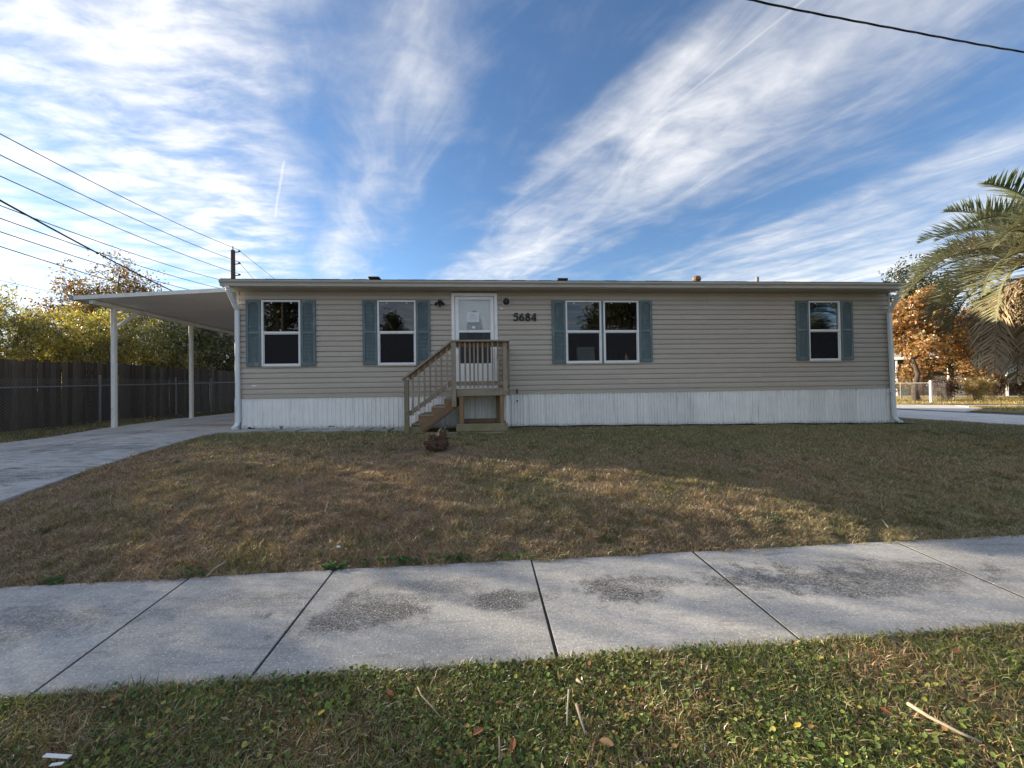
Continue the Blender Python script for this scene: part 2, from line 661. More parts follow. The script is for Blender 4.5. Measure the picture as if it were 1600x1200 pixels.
# ------------------------------------------------------------------ sidewalk slabs
CONC = cmat_concrete('sidewalk_concrete', (.405, .40, .39), [
    (-1.05, 2.56, .50, .24, .72), (-.75, 2.72, .25, .10, .5), (-.10, 2.70, .34, .13, .72), (-.55, 2.90, .45, .12, .35), (.72, 2.80, .34, .20, .80), (1.05, 2.92, .45, .10, .6), (2.2, 2.95, .85, .26, .75), (2.6, 2.78, .6, .14, .6), (3.1, 3.0, .7, .24, .6),
    (-3.2, 2.5, .9, .25, .38), (-1.9, 2.75, .5, .15, .28)], .85, .25)
sw = Thing('sidewalk', None, None, (0, 2.7, 0), False, kind='structure')
jf = [-7.6, -5.9, -4.25, -2.593, -1.487, .142, 1.586, 3.538, 5.35, 6.95, 8.6, 10.2]
jn = [-7.0, -5.4, -3.9, -2.395, -1.371, .226, 1.645, 3.45, 5.2, 6.8, 8.4, 10.0]
for i in range(len(jf) - 1):
    gp = .008
    mb = MB()
    e = lambda x, far, o=0: (x, (SWF(x) if far else SWN(x)) + o)
    a0, a1 = jf[i] + gp, jf[i + 1] - gp
    b0, b1 = jn[i] + gp, jn[i + 1] - gp
    # outline with slightly worn edges
    N = 14
    top = [e(b0 + (b1 - b0) * k / N, 0) for k in range(N + 1)] + [e(a1 + (a0 - a1) * k / N, 1) for k in range(N + 1)]
    top = [(x + random.uniform(-.004, .004), y + random.uniform(-.006, .006)) for x, y in top]
    lift = random.uniform(0, .006)
    b = len(mb.v); n = len(top)
    cx_ = sum(p[0] for p in top) / n; cy_ = sum(p[1] for p in top) / n
    inn = []
    for x, y in top:
        dd = math.hypot(x - cx_, y - cy_)
        inn.append((x + (cx_ - x) / dd * .005, y + (cy_ - y) / dd * .005))
    mb.v += [(x, y, -.08) for x, y in top] + [(x, y, .015 + lift) for x, y in top] + [(x, y, .019 + lift) for x, y in inn]
    for q in range(2):
        for k in range(n):
            k2 = (k + 1) % n
            mb.f.append([b + q * n + k, b + q * n + k2, b + (q + 1) * n + k2, b + (q + 1) * n + k])
    mb.f.append([b + 2 * n + k for k in range(n)])
    sw.add('slab', mb, CONC)
JNT = mat('joint_dirt', (.045, .038, .028), .95, .6, 30.)
for i in range(1, len(jf) - 1):
    x0, x1 = jn[i], jf[i]
    q = [(x0 - .012, SWN(x0)), (x0 + .012, SWN(x0)), (x1 + .012, SWF(x1)), (x1 - .012, SWF(x1))]
    sw.add('joint', MB().prism_z(q, -.06, .0182), JNT)

# ------------------------------------------------------------------ driveway
DRV = cmat_concrete('driveway_concrete', (.44, .445, .45), [(-7.2, 6.4, 1.5, .35, .4), (-8.3, 8.2, 1.4, .4, .45), (-6.6, 5.0, .9, .3, .4), (-7.6, 9.6, 1.2, .5, .4)], .3, .6)
dv = Thing('driveway', None, None, (-2, 0, .5), True, kind='structure')


def edge_r(w): return .03 + (.16 if w > -.7 else 0) * min(1, (w + .7) / .4) if w < .0 else -.03
def edge_l(w): return np.interp(w, [-7.5, -5, -1, 1.7, 4, 16], [-3.3, -3.4, -3.72, -4.27, -4.36, -4.4])


def drive_slab(w0, w1, f0, f1):
    nu, nw = 10, max(3, int((w1 - w0) / .25))
    mb = MB()
    for iw in range(nw + 1):
        w = w0 + (w1 - w0) * iw / nw
        l, r_ = edge_l(w), edge_r(w)
        for iu in range(nu + 1):
            f_ = f0 + (f1 - f0) * iu / nu
            u = l + (r_ - l) * f_
            p = L2W(u, w)
            mb.v.append((u, w, zt1(p.x, p.y) + .03 + .006 * math.sin(u * 3 + w)))
    W = nu + 1
    for iw in range(nw):
        for iu in range(nu):
            mb.f.append([iw * W + iu, iw * W + iu + 1, (iw + 1) * W + iu + 1, (iw + 1) * W + iu])
    ring = [iu for iu in range(W)] + [iw * W + nu for iw in range(1, nw + 1)] + [nw * W + iu for iu in range(nu - 1, -1, -1)] + [iw * W for iw in range(nw - 1, 0, -1)]
    b = len(mb.v)
    for i in ring:
        x, y, z = mb.v[i]
        mb.v.append((x, y, z - .12))
    for k in range(len(ring)):
        k2 = (k + 1) % len(ring)
        mb.f.append([ring[k2], ring[k], b + k, b + k2])
    dv.add('slab', mb, DRV)


gq = .006
drive_slab(-7.2, -5.0 - .03, 0, 1)
drive_slab(-5.0, -3.1 - .035, 0, 1)
drive_slab(-3.1, -1.75 - .04, 0, 1)
for a_, b_ in ((-1.75, 2.4), (2.42, 6.8), (6.82, 12)):
    drive_slab(a_, b_ - .025, 0, .52 - .006)
    drive_slab(a_, b_ - .025, .52 + .006, 1)

# pavers along the skirting
PAV = cmat_concrete('paver_concrete', (.36, .365, .345), [], .2)
pv_ = Thing('paver_path', None, None, (2, -.35, .6), True, kind='structure')
for k in range(8):
    u0 = .12 + k * .475
    x = L2W(u0 + .2, -.45)
    z0 = zt1(x.x, x.y)
    prof = [(u0, -.62), (u0 + .43, -.64), (u0 + .45, -.14), (u0 + .03, -.13)]
    a_ = random.uniform(-.03, .03)
    mb = MB().prism_z([(p + a_, q + random.uniform(-.015, .015)) for p, q in prof], z0 - .05, z0 + .035 + random.uniform(0, .012))
    pv_.add('paver', mb, PAV)

# ================================================================== MOBILE HOME
def siding_mat():
    m, g = new_mat('vinyl_siding')
    tc = g.n('TexCoord'); oi = g.n('ObjectInfo')
    v = g.vadd(tc.outputs['Object'], g.xyz(g.mul(oi.outputs['Random'], 23.), 0., g.mul(oi.outputs['Random'], 5.)))
    gr_ = g.noise(g.vmul(v, (1.2, 10, 40)), 3., 5, .6)
    bl = g.noise(g.vmul(v, (.35, 1, 1)), 2., 4, .6)
    k = g.mul(g.add(.90, g.mul(gr_, .20)), g.add(.86, g.mul(bl, .28)))
    k = g.mul(k, g.add(.96, g.mul(oi.outputs['Random'], .08)))
    c = g.n('VectorMath', {0: (.49, .436, .378)}, operation='SCALE'); g.put(c.inputs['Scale'], k)
    st = g.noise(g.vmul(v, (5., 1, .6)), 1.6, 6, .7)
    col = g.mix(g.mul(g.rng(st, .55, .8), .30), c.outputs[0], (.20, .18, .155))
    finish(g, col, .55, gr_, .12, .003, spec=.3)
    return m


def skirt_mat():
    m, g = new_mat('white_skirting')
    tc = g.n('TexCoord'); oi = g.n('ObjectInfo')
    P = g.n('NewGeometry').outputs['Position']
    z = g.sep(P)[2]
    n1 = g.noise(g.vmul(P, (9, 9, .7)), 1., 6, .65)
    n2 = g.noise(P, 3., 5, .65)
    n3 = g.noise(P, 26., 4, .7)
    k = g.add(.86, g.mul(n2, .26))
    k = g.mul(k, g.add(.93, g.mul(oi.outputs['Random'], .10)))
    c = g.n('VectorMath', {0: (.90, .895, .885)}, operation='SCALE'); g.put(c.inputs['Scale'], k)
    col = g.mix(g.mul(g.rng(n1, .52, .75), .5), c.outputs[0], (.42, .43, .43))
    xs_ = g.sep(P)
    base = g.sub(.655, g.mul(g.add(xs_[0], 6.), .0118))
    hgt = g.sub(z, base)
    splash = g.mul(g.rng(g.add(hgt, g.mul(g.sub(n3, .5), .32)), .10, -.02), .75)
    col = g.mix(splash, col, (.20, .185, .15))
    left = g.rng(xs_[0], -1.9, -2.6)
    rust = g.mul(g.mul(g.rng(g.noise(g.vmul(P, (4.2, 4.2, 7)), 1., 3, .5), .60, .64), g.rng(g.add(hgt, g.mul(g.sub(n3, .5), .08)), .10, .05)), left)
    col = g.mix(rust, col, (.012, .011, .01))
    spk = g.n('TexVoronoi', {'Vector': P, 'Scale': 9.})
    dots = g.mul(g.rng(spk.outputs['Distance'], .085, .05), g.rng(g.sep(spk.outputs['Color'])[0], .7, .75))
    col = g.mix(g.mul(dots, .8), col, (.12, .10, .08))
    finish(g, col, .45, n3, .08, .003, spec=.35)
    return m


SIDING = siding_mat()
SKIRT = skirt_mat()
TRIM = mat('taupe_trim', (.47, .42, .36), .5, .12, 3., (.5, 4, 4))
GUT = mat('taupe_gutter', (.46, .43, .38), .4, .16, 2.5, (.5, 4, 4), dirt=(.25, .23, .2), dirt_amt=.5)
WHITE = mat('white_vinyl', (.86, .86, .86), .35, .08, 5., dirt=(.55, .54, .5), dirt_amt=.4)
DSP = mat('white_downspout', (.74, .78, .80), .35, .12, 3., (4, 4, .8), dirt=(.45, .47, .45), dirt_amt=.5)
DARK = mat('black_metal', (.012, .012, .013), .4, .2, 8.)
ROOFM = mat('dark_shingle', (.045, .042, .042), .95, .5, 14., fine=.5)
INT = mat('room_wall', (.55, .50, .42), .9, .1)
SHUT = mat('teal_shutter', (.125, .175, .185), .6, .25, 5., (6, 6, 1.5), rnd=.05, fine=.1, dirt=(.30, .36, .37), dirt_amt=.45, dirt_scale=2.2)
DOORW = mat('door_white', (.78, .79, .78), .4, .05)


def glass_mat(name, refl, tint, rough=.0):
    m, g = new_mat(name)
    P = g.n('NewGeometry').outputs['Position']
    b = g.n('Bump', {'Strength': .05, 'Distance': .01, 'Height': g.noise(P, 2.2, 2, .5)})
    t = g.n('BsdfTransparent', {'Color': tint})
    gl = g.n('BsdfGlossy', {'Color': (1, 1, 1, 1), 'Roughness': rough, 'Normal': b.outputs[0]})
    fr = g.n('Fresnel', {'IOR': 1.5})
    mx = g.n('MixShader', {0: g.m('MINIMUM', g.add(g.mul(fr.outputs[0], refl), .01), .9), 1: t.outputs[0], 2: gl.outputs[0]})
    g.n('OutputMaterial', {0: mx.outputs[0]})
    return m


GLASS = glass_mat('window_glass', 1.25, (.62, .64, .66))
DGLASS = glass_mat('storm_glass', 1.5, (.92, .93, .93))
m, g = new_mat('insect_screen')
t = g.n('BsdfTransparent', {'Color': (.55, .55, .55)})
d = g.n('BsdfDiffuse', {'Color': (.045, .046, .05)})
mx = g.n('MixShader', {0: .55, 1: t.outputs[0], 2: d.outputs[0]})
g.n('OutputMaterial', {0: mx.outputs[0]})
SCREEN = m

LEN = 15.56
DEP = 8.2
house = Thing('mobile_home', 'long tan mobile home with vinyl siding and white skirting', 'mobile home', (0, 0, .5))
ZB, ZC = 1.352, 3.735              # siding bottom, soffit level
WIN = [(.527, 1.352), (3.043, 3.890), (7.358, 8.200), (8.262, 9.105), (13.392, 14.214)]
WZ0, WZ1 = 2.062, 3.520
DR = (4.702, 5.757, 1.49, 3.70)
opens = [(a, b, WZ0, WZ1) for a, b in WIN] + [DR]

# wall core: back, ends, floor, ceiling (the front is the planks with its sheathing)
mb = MB()
mb.box(.06, LEN - .06, .2, DEP, 1.30, 1.44)
house.add('floor', mb, INT)
house.add('ceiling', MB().box(.06, LEN - .06, .06, DEP, 3.70, 3.76), INT)
bw = MB()
bx0, bx1 = 10.15, 10.55
bw.box(.06, 9.60, DEP - .1, DEP, .4, 3.70).box(10.40, LEN - .06, DEP - .1, DEP, .4, 3.70).box(9.60, 10.40, DEP - .1, DEP, .4, 2.30).box(9.60, 10.40, DEP - .1, DEP, 3.30, 3.70)  # gap in the back wall, enlarged to let daylight into the room
house.add('back_wall', bw, INT)
for q in ((6.55, 6.63, .25, DEP - .2), (11.6, 11.68, .25, DEP - .2), (2.4, 2.48, .25, DEP - .2), (2.48, 6.55, 4.2, 4.28)):
    house.add('partition', MB().box(*q, 1.44, 3.70), INT)
for nm, u in (('end_wall', .03), ('end_wall', LEN - .03)):
    w_ = MB()
    s_ = -1 if u < 1 else 1
    w_.box(u - .03, u + .03, .03, DEP, .4, 3.74)
    for k in range(20):
        z0 = 1.44 + k * .115
        w_.box(u + s_ * .03, u + s_ * .045, .05, DEP, z0, z0 + .1)
    house.add(nm, w_, SIDING)

# sheathing behind planks
sh = MB()
cuts = sorted(set([.06, LEN - .06] + [v for o in opens for v in o[:2]]))
for a, b in zip(cuts[:-1], cuts[1:]):
    o = [q for q in opens if q[0] <= a + 1e-6 and q[1] >= b - 1e-6]
    if o:
        sh.box(a, b, .03, .06, 1.30, o[0][2]); sh.box(a, b, .03, .06, o[0][3], 3.74)
    else:
        sh.box(a, b, .03, .06, 1.30, 3.74)
house.add('sheathing', sh, INT)

# siding planks
def plank(z0, z1, prof):
    segs = [(.03, LEN - .03)]
    for a, b, q0, q1 in opens:
        if min(z1, q1) - max(z0, q0) > .03:
            ns = []
            for s0, s1 in segs:
                if b <= s0 or a >= s1: ns.append((s0, s1)); continue
                if a > s0: ns.append((s0, a))
                if b < s1: ns.append((b, s1))
            segs = ns
    # lengths of about 3.7 m lapped at staggered joints
    off = random.uniform(.6, 3.4)
    joints = [off + 3.66 * k for k in range(-1, 6)]
    for s0, s1 in segs:
        cuts_ = [s0] + [j for j in joints if s0 + .3 < j < s1 - .3] + [s1]
        for c0, c1 in zip(cuts_[:-1], cuts_[1:]):
            ctr = ((c0 + c1) / 2, 0, (z0 + z1) / 2)
            o = link_mesh('siding_plank', MB().prism_x(prof, c0 + (.0008 if c0 > s0 else 0), c1 - (.0008 if c1 < s1 else 0)).mesh('siding_plank', ctr), SIDING, house.e, tuple(Vector(ctr) - Vector(house.base)))
            o.location.y += random.uniform(-.0022, .0012)
            o.rotation_euler = (0, random.uniform(-.0007, .0007), random.uniform(-.0007, .0007))


NC = 18
pitch = (3.553 - 1.444) / NC
for k in range(NC):
    z0 = 1.444 + k * pitch
    z1 = z0 + pitch
    plank(z0, z1, [(.028, z0 + .004), (-.024, z0), (-.0275, z0 + .005), (-.0245, z0 + pitch * .64), (-.002, z1 - .010), (-.002, z1 + .008), (.028, z1)])
plank(3.553, ZC, [(.028, 3.557), (-.020, 3.553), (-.0225, 3.560), (-.0205, 3.64), (-.004, 3.655), (-.004, ZC - .002), (.028, ZC - .002)])
# flat board along the bottom of the siding, in lengths
for a, b in ((.03, 2.02), (2.024, 3.25), (3.254, 6.9), (6.904, 10.6), (10.604, 14.3), (14.304, LEN - .03)):
    house.add('starter_board', MB().box(a, b, -.012, .028, ZB, 1.441), TRIM)
house.add('drip_flashing', MB().box(.02, LEN - .02, -.024, .0, ZB - .012, ZB - .002), GUT)
for u in (.0, LEN):
    house.add('corner_post', MB().box(u - .035 if u else -.01, u + .01 if u else .045, -.028, .05, ZB, ZC), TRIM)

# skirting panels
def skirt_panel(u0, u1, kind):
    prof = []           # (u, w) front line
    W_ = u1 - u0
    if kind == 0:
        pts = [0, .02, .03, .045, .055, .13, .14, .15, .16, .235, .245, .26, .27, .345, .352, .362, .37, 1]
        dep = [0, 0, -.020, -.020, 0, 0, -.015, -.015, 0, 0, -.020, -.020, 0, 0, -.013, -.013, 0, 0]
        fr = [p / .41 for p in pts[:-1]] + [1]
    else:
        fr = [0, .03]; dep = [0, 0]
        for k in range(5):
            c_ = .12 + k * .17
            fr += [c_ - .055, c_ - .035, c_ + .03, c_ + .05]; dep += [0, -.030, -.030, 0]
        fr += [1]; dep += [0]
    front = [(u0 + W_ * min(f_, 1), d_ - .002) for f_, d_ in zip(fr, dep)]
    x = L2W((u0 + u1) / 2, 0)
    zb = zt1(x.x, x.y) + random.uniform(-.012, .01)
    poly = front + [(u1, .008), (u0, .008)]
    mb = MB().prism_z(poly, zb, ZB - .004)
    ctr = ((u0 + u1) / 2, 0, zb)
    link_mesh('skirting_panel', mb.mesh('skirting_panel', ctr), SKIRT, house.e, tuple(Vector(ctr) - Vector(house.base)))


u = .05
while u < LEN - .08:
    wd = .41 if u > 4.6 else random.choice([.41, .41, .38])
    u1 = min(u + wd, LEN - .04)
    skirt_panel(u + .0015, u1 - .0015, 0 if u < 4.7 else 1)
    u = u1
house.add('skirting_backing', MB().box(.05, LEN - .05, .02, .05, .3, ZB), DARK)

# roof, soffit, gutter
OV = .33
sof = MB().box(-.10, LEN + .02, -OV, .03, ZC, ZC + .018)
for k in range(1, 3):
    sof.box(-.10, LEN + .02, -OV + k * .11 - .004, -OV + k * .11 + .004, ZC - .004, ZC)
house.add('soffit', sof, TRIM)
house.add('fascia', MB().box(-.10, LEN + .02, -OV - .02, -OV, ZC - .005, 3.89), GUT)
gp = [(-OV - .021, 3.745), (-OV - .075, 3.745), (-OV - .082, 3.80), (-OV - .115, 3.835), (-OV - .118, 3.872), (-OV - .106, 3.872), (-OV - .103, 3.842), (-OV - .07, 3.80), (-OV - .066, 3.757), (-OV - .021, 3.757)]
gut = MB().prism_x(gp, -.10, LEN + .02)
gut.prism_x([(-OV - .021, 3.746), (-OV - .075, 3.746), (-OV - .082, 3.80), (-OV - .115, 3.835), (-OV - .117, 3.870), (-OV - .021, 3.870)], -.112, -.102)
gut.prism_x([(-OV - .021, 3.746), (-OV - .075, 3.746), (-OV - .082, 3.80), (-OV - .115, 3.835), (-OV - .117, 3.870), (-OV - .021, 3.870)], LEN + .022, LEN + .032)
house.add('gutter', gut, GUT)
SL = .19
RID = DEP / 2
roof = MB()
for k in range(30):
    w0 = -OV - .03 + k * .148
    w1 = w0 + .148
    jit = random.uniform(-.004, .004)
    z0 = 3.893 + (w0 + OV) * SL
    roof.prism_x([(w0, z0), (w0, z0 + .022 + jit), (w1 + .02, z0 + .148 * SL + .012), (w1 + .02, z0 + .148 * SL - .006)], -.13, LEN + .05)
zr = 3.893 + (RID + OV) * SL
roof.prism_x([(RID, zr - .1), (RID, zr), (DEP + .3, zr - (DEP + .3 - RID) * SL), (DEP + .3, zr - (DEP + .3 - RID) * SL - .1)], -.13, LEN + .05)
rf = house.add('roof', roof, ROOFM)
edge = MB()
x = -.13
while x < LEN + .05:
    w_ = random.uniform(.28, .34)
    edge.box(x, min(x + w_, LEN + .05) - .004, -OV - .040, -OV + .2, 3.894, 3.905 + random.uniform(0, .008))
    x += w_
house.add('shingle_edge', edge, ROOFM, parent=rf)
for u, w, h in ((2.60, 1.4, .225), (7.56, 1.3, .205)):
    z0 = 3.893 + (w + OV) * SL
    house.add('roof_vent', MB().box(u - .10, u + .10, w - .10, w + .10, z0 - .02, z0 + h - .05, .01).box(u - .14, u + .14, w - .14, w + .14, z0 + h - .05, z0 + h, .01), ROOFM, parent=rf)
TURB = mat('brown_turbine', (.20, .13, .085), .6, .4, 9.)
u, w = 12.02, 2.5
z0 = 3.893 + (w + OV) * SL
house.add('turbine_vent', MB().lathe([(.07, -.05), (.07, .22), (.10, .26), (.13, .32), (.13, .38), (.10, .43), (.04, .45)], (u, w, z0), 14), TURB, parent=rf)
u, w = 13.32, 1.6
z0 = 3.893 + (w + OV) * SL
house.add('vent_pipe', MB().tube([(u, w, z0 - .05), (u, w, z0 + .33)], .045, 10), mat('grey_pipe', (.25, .25, .25), .6), parent=rf)
gab = MB()
for u in (.0, LEN - .06):
    gab.prism_x([(-OV, 3.74), (-OV, 3.88), (RID, zr - .02), (DEP + .25, 3.82), (DEP + .25, 3.74)], u, u + .06)
house.add('gable', gab, SIDING)

# downspouts
def pipe_rect(mb, pts, w, t):
    for p, q in zip(pts[:-1], pts[1:]):
        mb.bar(p, q, w, t, up=(0, -1, 0) if abs(Vector(q).z - Vector(p).z) > abs(Vector(q).y - Vector(p).y) else (0, 0, 1), c=.012)


def downspout(pts):
    mb = MB()
    pipe_rect(mb, pts, .086, .072)
    for z in (3.0, 1.25):
        x, y = pts[2][0], pts[2][1]
        mb.box(x - .050, x + .050, y - .040, y + .040, z, z + .012)
    o = house.add('downspout', mb, DSP)
    return o


zl = zt1(*L2W(0, -.1).xy[:]); zr_ = zt1(*L2W(LEN, -.1).xy[:])
downspout([(.03, -.38, 3.75), (.03, -.37, 3.70), (.035, -.075, 3.30), (.035, -.075, zl + .17), (.015, -.14, zl + .08), (.0, -.20, zl + .055)])
downspout([(LEN - .09, -.38, 3.75), (LEN - .09, -.37, 3.70), (LEN - .075, -.075, 3.23), (LEN - .005, -.075, zr_ + .17), (LEN + .04, -.13, zr_ + .08), (LEN + .10, -.18, zr_ + .055)])
house.add('corner_trim', MB().box(-.06, .008, -.03, .06, .5, ZB).box(LEN - .02, LEN + .05, -.03, .06, .4, ZB), WHITE)

# windows
def ring(mb, a, b, z0, z1, t, y0, y1, c=.004):
    mb.box(a, b, y0, y1, z1 - t, z1, c); mb.box(a, b, y0, y1, z0, z0 + t, c)
    mb.box(a, a + t, y0 + .001, y1 - .001, z0 + t, z1 - t, c); mb.box(b - t, b, y0 + .001, y1 - .001, z0 + t, z1 - t, c)


zm = 2.803
for a, b in WIN:
    mb = MB()
    ring(mb, a - .006, b + .006, WZ0 - .006, WZ1 + .006, .038, -.05, .03)
    fr = house.add('window', mb, WHITE)
    mb = MB().box(a - .004, b + .004, -.046, .028, WZ0 - .034, WZ0 - .008).box(a - .03, a - .008, -.034, .028, WZ0 - .034, WZ1 + .006).box(b + .008, b + .03, -.034, .028, WZ0 - .034, WZ1 + .006)
    house.add('window_channel', mb, TRIM, parent=fr)
    mb = MB().box(a + .033, b - .033, -.042, .02, zm - .022, zm + .024, .005)
    ring(mb, a + .033, b - .033, WZ0 + .033, zm - .023, .016, -.03, .01)
    house.add('sash', mb, WHITE, parent=fr)
    house.add('pane', MB().box(a + .03, b - .03, -.012, -.008, zm + .02, WZ1 - .03), GLASS, parent=fr)
    house.add('pane', MB().box(a + .045, b - .045, .000, .004, WZ0 + .045, zm - .02), GLASS, parent=fr)
    house.add('screen', MB().box(a + .046, b - .046, -.020, -.0185, WZ0 + .046, zm - .022), SCREEN, parent=fr)
    for uu in (a + .2, b - .2):
        house.add('sash_lock', MB().box(uu - .012, uu + .012, -.026, -.014, WZ1 - .062, WZ1 - .036), WHITE, parent=fr)

# shutters
def shutter(u0, bot):
    W_, z0, z1 = .322, bot, 3.527
    u1 = u0 + W_
    y0, y1 = -.062, -.026
    mb = MB()
    mb.box(u0, u0 + .055, y0, y1, z0, z1, .005).box(u1 - .055, u1, y0, y1, z0, z1, .005)
    zt_, zmid = z1 - .10, (z0 + z1) / 2 + .01
    mb.box(u0 + .055, u1 - .055, y0 + .001, y1, z0, z0 + .085, .004)
    mb.box(u0 + .055, u1 - .055, y0 + .001, y1, zmid - .03, zmid + .03, .004)
    # arched top rail
    arc = [(u0 + .055, z1 - .001), (u1 - .055, z1 - .001)]
    a_ = []
    for k in range(11):
        t = k / 10
        uu = u1 - .055 - (W_ - .11) * t
        sh_ = .0 if t < .12 or t > .88 else math.sin((t - .12) / .76 * math.pi) * .032
        a_.append((uu, z1 - .082 + sh_))
    mb.prism_y(arc + a_, y0 + .001, y1)
    o = house.add('shutter', mb, SHUT)
    lv = MB()
    lv.box(u0 + .05, u1 - .05, y1 - .008, y1, z0 + .06, z1 - .045)
    for zz0, zz1 in ((z0 + .09, zmid - .034), (zmid + .034, z1 - .07)):
        z = zz0
        while z < zz1 - .01:
            lv.prism_x([(y1 - .009, z + .002), (y0 + .010, z), (y0 + .009, z + .005), (y1 - .012, z + .028), (y1 - .009, z + .028)], u0 + .056, u1 - .056)
            z += .0305
    house.add('louver_panel', lv, SHUT, parent=o, kind='stuff')


for u0, bt in ((.197, 2.055), (1.366, 2.052), (2.712, 2.064), (3.898, 2.055), (7.026, 2.053), (9.114, 2.070), (13.064, 2.071), (14.224, 2.068)):
    shutter(u0, bt)
house.add('shutter_rail', MB().box(8.206, 8.256, -.045, .02, WZ0 - .03, WZ1, .004), SHUT)

# door
a, b, z0, z1 = DR
mb = MB()
mb.box(a, a + .075, -.055, .03, z0, z1, .006).box(b - .075, b, -.055, .03, z0, z1, .006).box(a + .075, b - .075, -.054, .03, z1 - .075, z1, .006)
mb.box(a + .075, b - .075, -.05, .05, z0, z0 + .035, .006)
house.add('door_frame', mb, WHITE)
sd0, sd1, sb, st = a + .083, b - .083, z0 + .04, z1 - .083
g0, g1, gb, gt = 4.872, 5.592, 2.076, 3.540
mb = MB()
mb.box(sd0, g0, -.042, -.008, sb, st, .006).box(g1, sd1, -.042, -.008, sb, st, .006)
mb.box(g0, g1, -.0415, -.008, gt, st, .006).box(g0, g1, -.0415, -.008, sb, gb, .006)
mb.box(g0, g1, -.040, -.010, 2.785, 2.845, .005)
stm = house.add('storm_door', mb, WHITE)
house.add('storm_pane', MB().box(g0 - .005, g1 + .005, -.026, -.022, 2.84, gt + .01), DGLASS, parent=stm)
house.add('storm_pane', MB().box(g0 - .005, g1 + .005, -.022, -.018, gb - .01, 2.79), DGLASS, parent=stm)
m, gg = new_mat('door_screen')
t_ = gg.n('BsdfTransparent', {'Color': (.7, .7, .7)}); d_ = gg.n('BsdfDiffuse', {'Color': (.10, .11, .12)})
mx_ = gg.n('MixShader', {0: .42, 1: t_.outputs[0], 2: d_.outputs[0]}); gg.n('OutputMaterial', {0: mx_.outputs[0]})
house.add('screen', MB().box(g0, g1, -.032, -.0305, gb, 2.785), m, parent=stm)
house.add('kick_panel', MB().box(g0 + .03, g1 - .03, -.048, -.042, sb + .06, gb - .06, .004), WHITE, parent=stm)
house.add('handle', MB().box(g0 - .05, g0 - .03, -.075, -.042, 2.42, 2.58, .004), DARK, parent=stm)
dw = MB().box(a + .076, b - .076, .035, .075, z0 + .036, z1 - .076)
idr = house.add('front_door', dw, DOORW)
oc = (5.228, 2.81)
def oval(rx, rz, n=40, p=(0, 0)): return [(oc[0] + p[0] + rx * math.cos(2 * math.pi * k / n), oc[1] + p[1] + rz * math.sin(2 * math.pi * k / n)) for k in range(n)]
mo = MB()
n_ = 40
for (r0x, r0z, r1x, r1z, ya, yb) in ((.225, .535, .185, .495, .035, .012), (.185, .495, .178, .488, .012, .03)):
    b_ = len(mo.v)
    mo.v += [(x, ya, z) for x, z in oval(r0x, r0z)] + [(x, yb, z) for x, z in oval(r1x, r1z)]
    for k in range(n_):
        mo.f.append([b_ + k, b_ + (k + 1) % n_, b_ + n_ + (k + 1) % n_, b_ + n_ + k])
# raised arch moulding over the oval
for rr, amp in ((.31, .62), (.29, .60)):
    pts = [(oc[0] + rr * math.cos(t), .031, oc[1] + amp * math.sin(t)) for t in np.linspace(.32, math.pi - .32, 15)]
    mo.tube(pts, .007, 5)
for sx in (-1, 1):
    mo.tube([(oc[0] + sx * .29, .031, 1.66), (oc[0] + sx * .29, .031, 2.16)], .007, 5)
mo.tube([(oc[0] - .29, .031, 1.66), (oc[0] + .29, .031, 1.66)], .007, 5)
mo.tube([(oc[0] - .29, .031, 2.16), (oc[0] + .29, .031, 2.16)], .007, 5)
house.add('oval_moulding', mo, DOORW, parent=idr)
m, gg = new_mat('leaded_glass')
P_ = gg.n('NewGeometry').outputs['Position']
w_ = gg.n('TexWave', {'Vector': P_, 'Scale': 9., 'Distortion': 3.}, wave_type='BANDS')
c_ = gg.mix(w_.outputs[0], (.03, .033, .035), (.10, .11, .11))
finish(gg, c_, .18, w_.outputs[0], .4, .01, spec=.6)
house.add('oval_glass', MB().prism_y(oval(.182, .492), .024, .033), m, parent=idr)
LEAD = mat('lead_strip', (.30, .31, .30), .4)
ld = MB()
ld.tube([(oc[0], .022, oc[1] - .48), (oc[0], .022, oc[1] + .48)], .006, 5)
for s in (-1, 1):
    ld.tube([(oc[0] + s * .10 * math.sin(t), .022, oc[1] + .44 * math.cos(t)) for t in np.linspace(0, math.pi, 13)], .006, 5)
house.add('lead_pattern', ld, LEAD, parent=idr)

# fittings on the wall
pl = MB().box(-.16, .16, -.02, .0, -.03, .05, .004)
lt = MB().box(-.07, .07, -.05, -.022, -.05, .07, .012).box(-.05, .05, -.10, -.05, .0, .09, .01)
for s in (-1, 1):
    lt.tube([(s * .04, -.09, .02), (s * .10, -.12, -.03)], .018, 8)
    lt.lathe([(.020, .045), (.034, .02), (.05, -.03), (.046, -.045)], (s * .115, -.125, -.055), 12)
lt.lathe([(.03, .02), (.04, -.02), (.03, -.06)], (0, -.10, -.07), 12)
plo = house.addc('porch_light', lt, DARK, (4.447, -.022, 3.47))
plo.scale = (.74, .74, .74)
pl = house.add('light_plate', MB().box(5.868, 6.06, -.042, -.02, 3.39, 3.588, .006), mat('beige_plate', (.52, .47, .40), .5, .06))
gl_ = MB().lathe([(.072, 0), (.076, -.02), (.070, -.07), (.05, -.09), (.012, -.095)], (5.965, -.043, 3.497), 18, 'y')
house.add('round_lamp', gl_, DARK, parent=pl)
house.add('doorbell', MB().box(5.822, 5.888, -.045, -.02, 3.318, 3.352, .006), WHITE)
house.add('siding_patch', MB().box(.29, .40, -.031, -.020, 1.615, 1.64, .004), WHITE)

# house number
DIG = mat('black_number', (.008, .008, .009), .35)


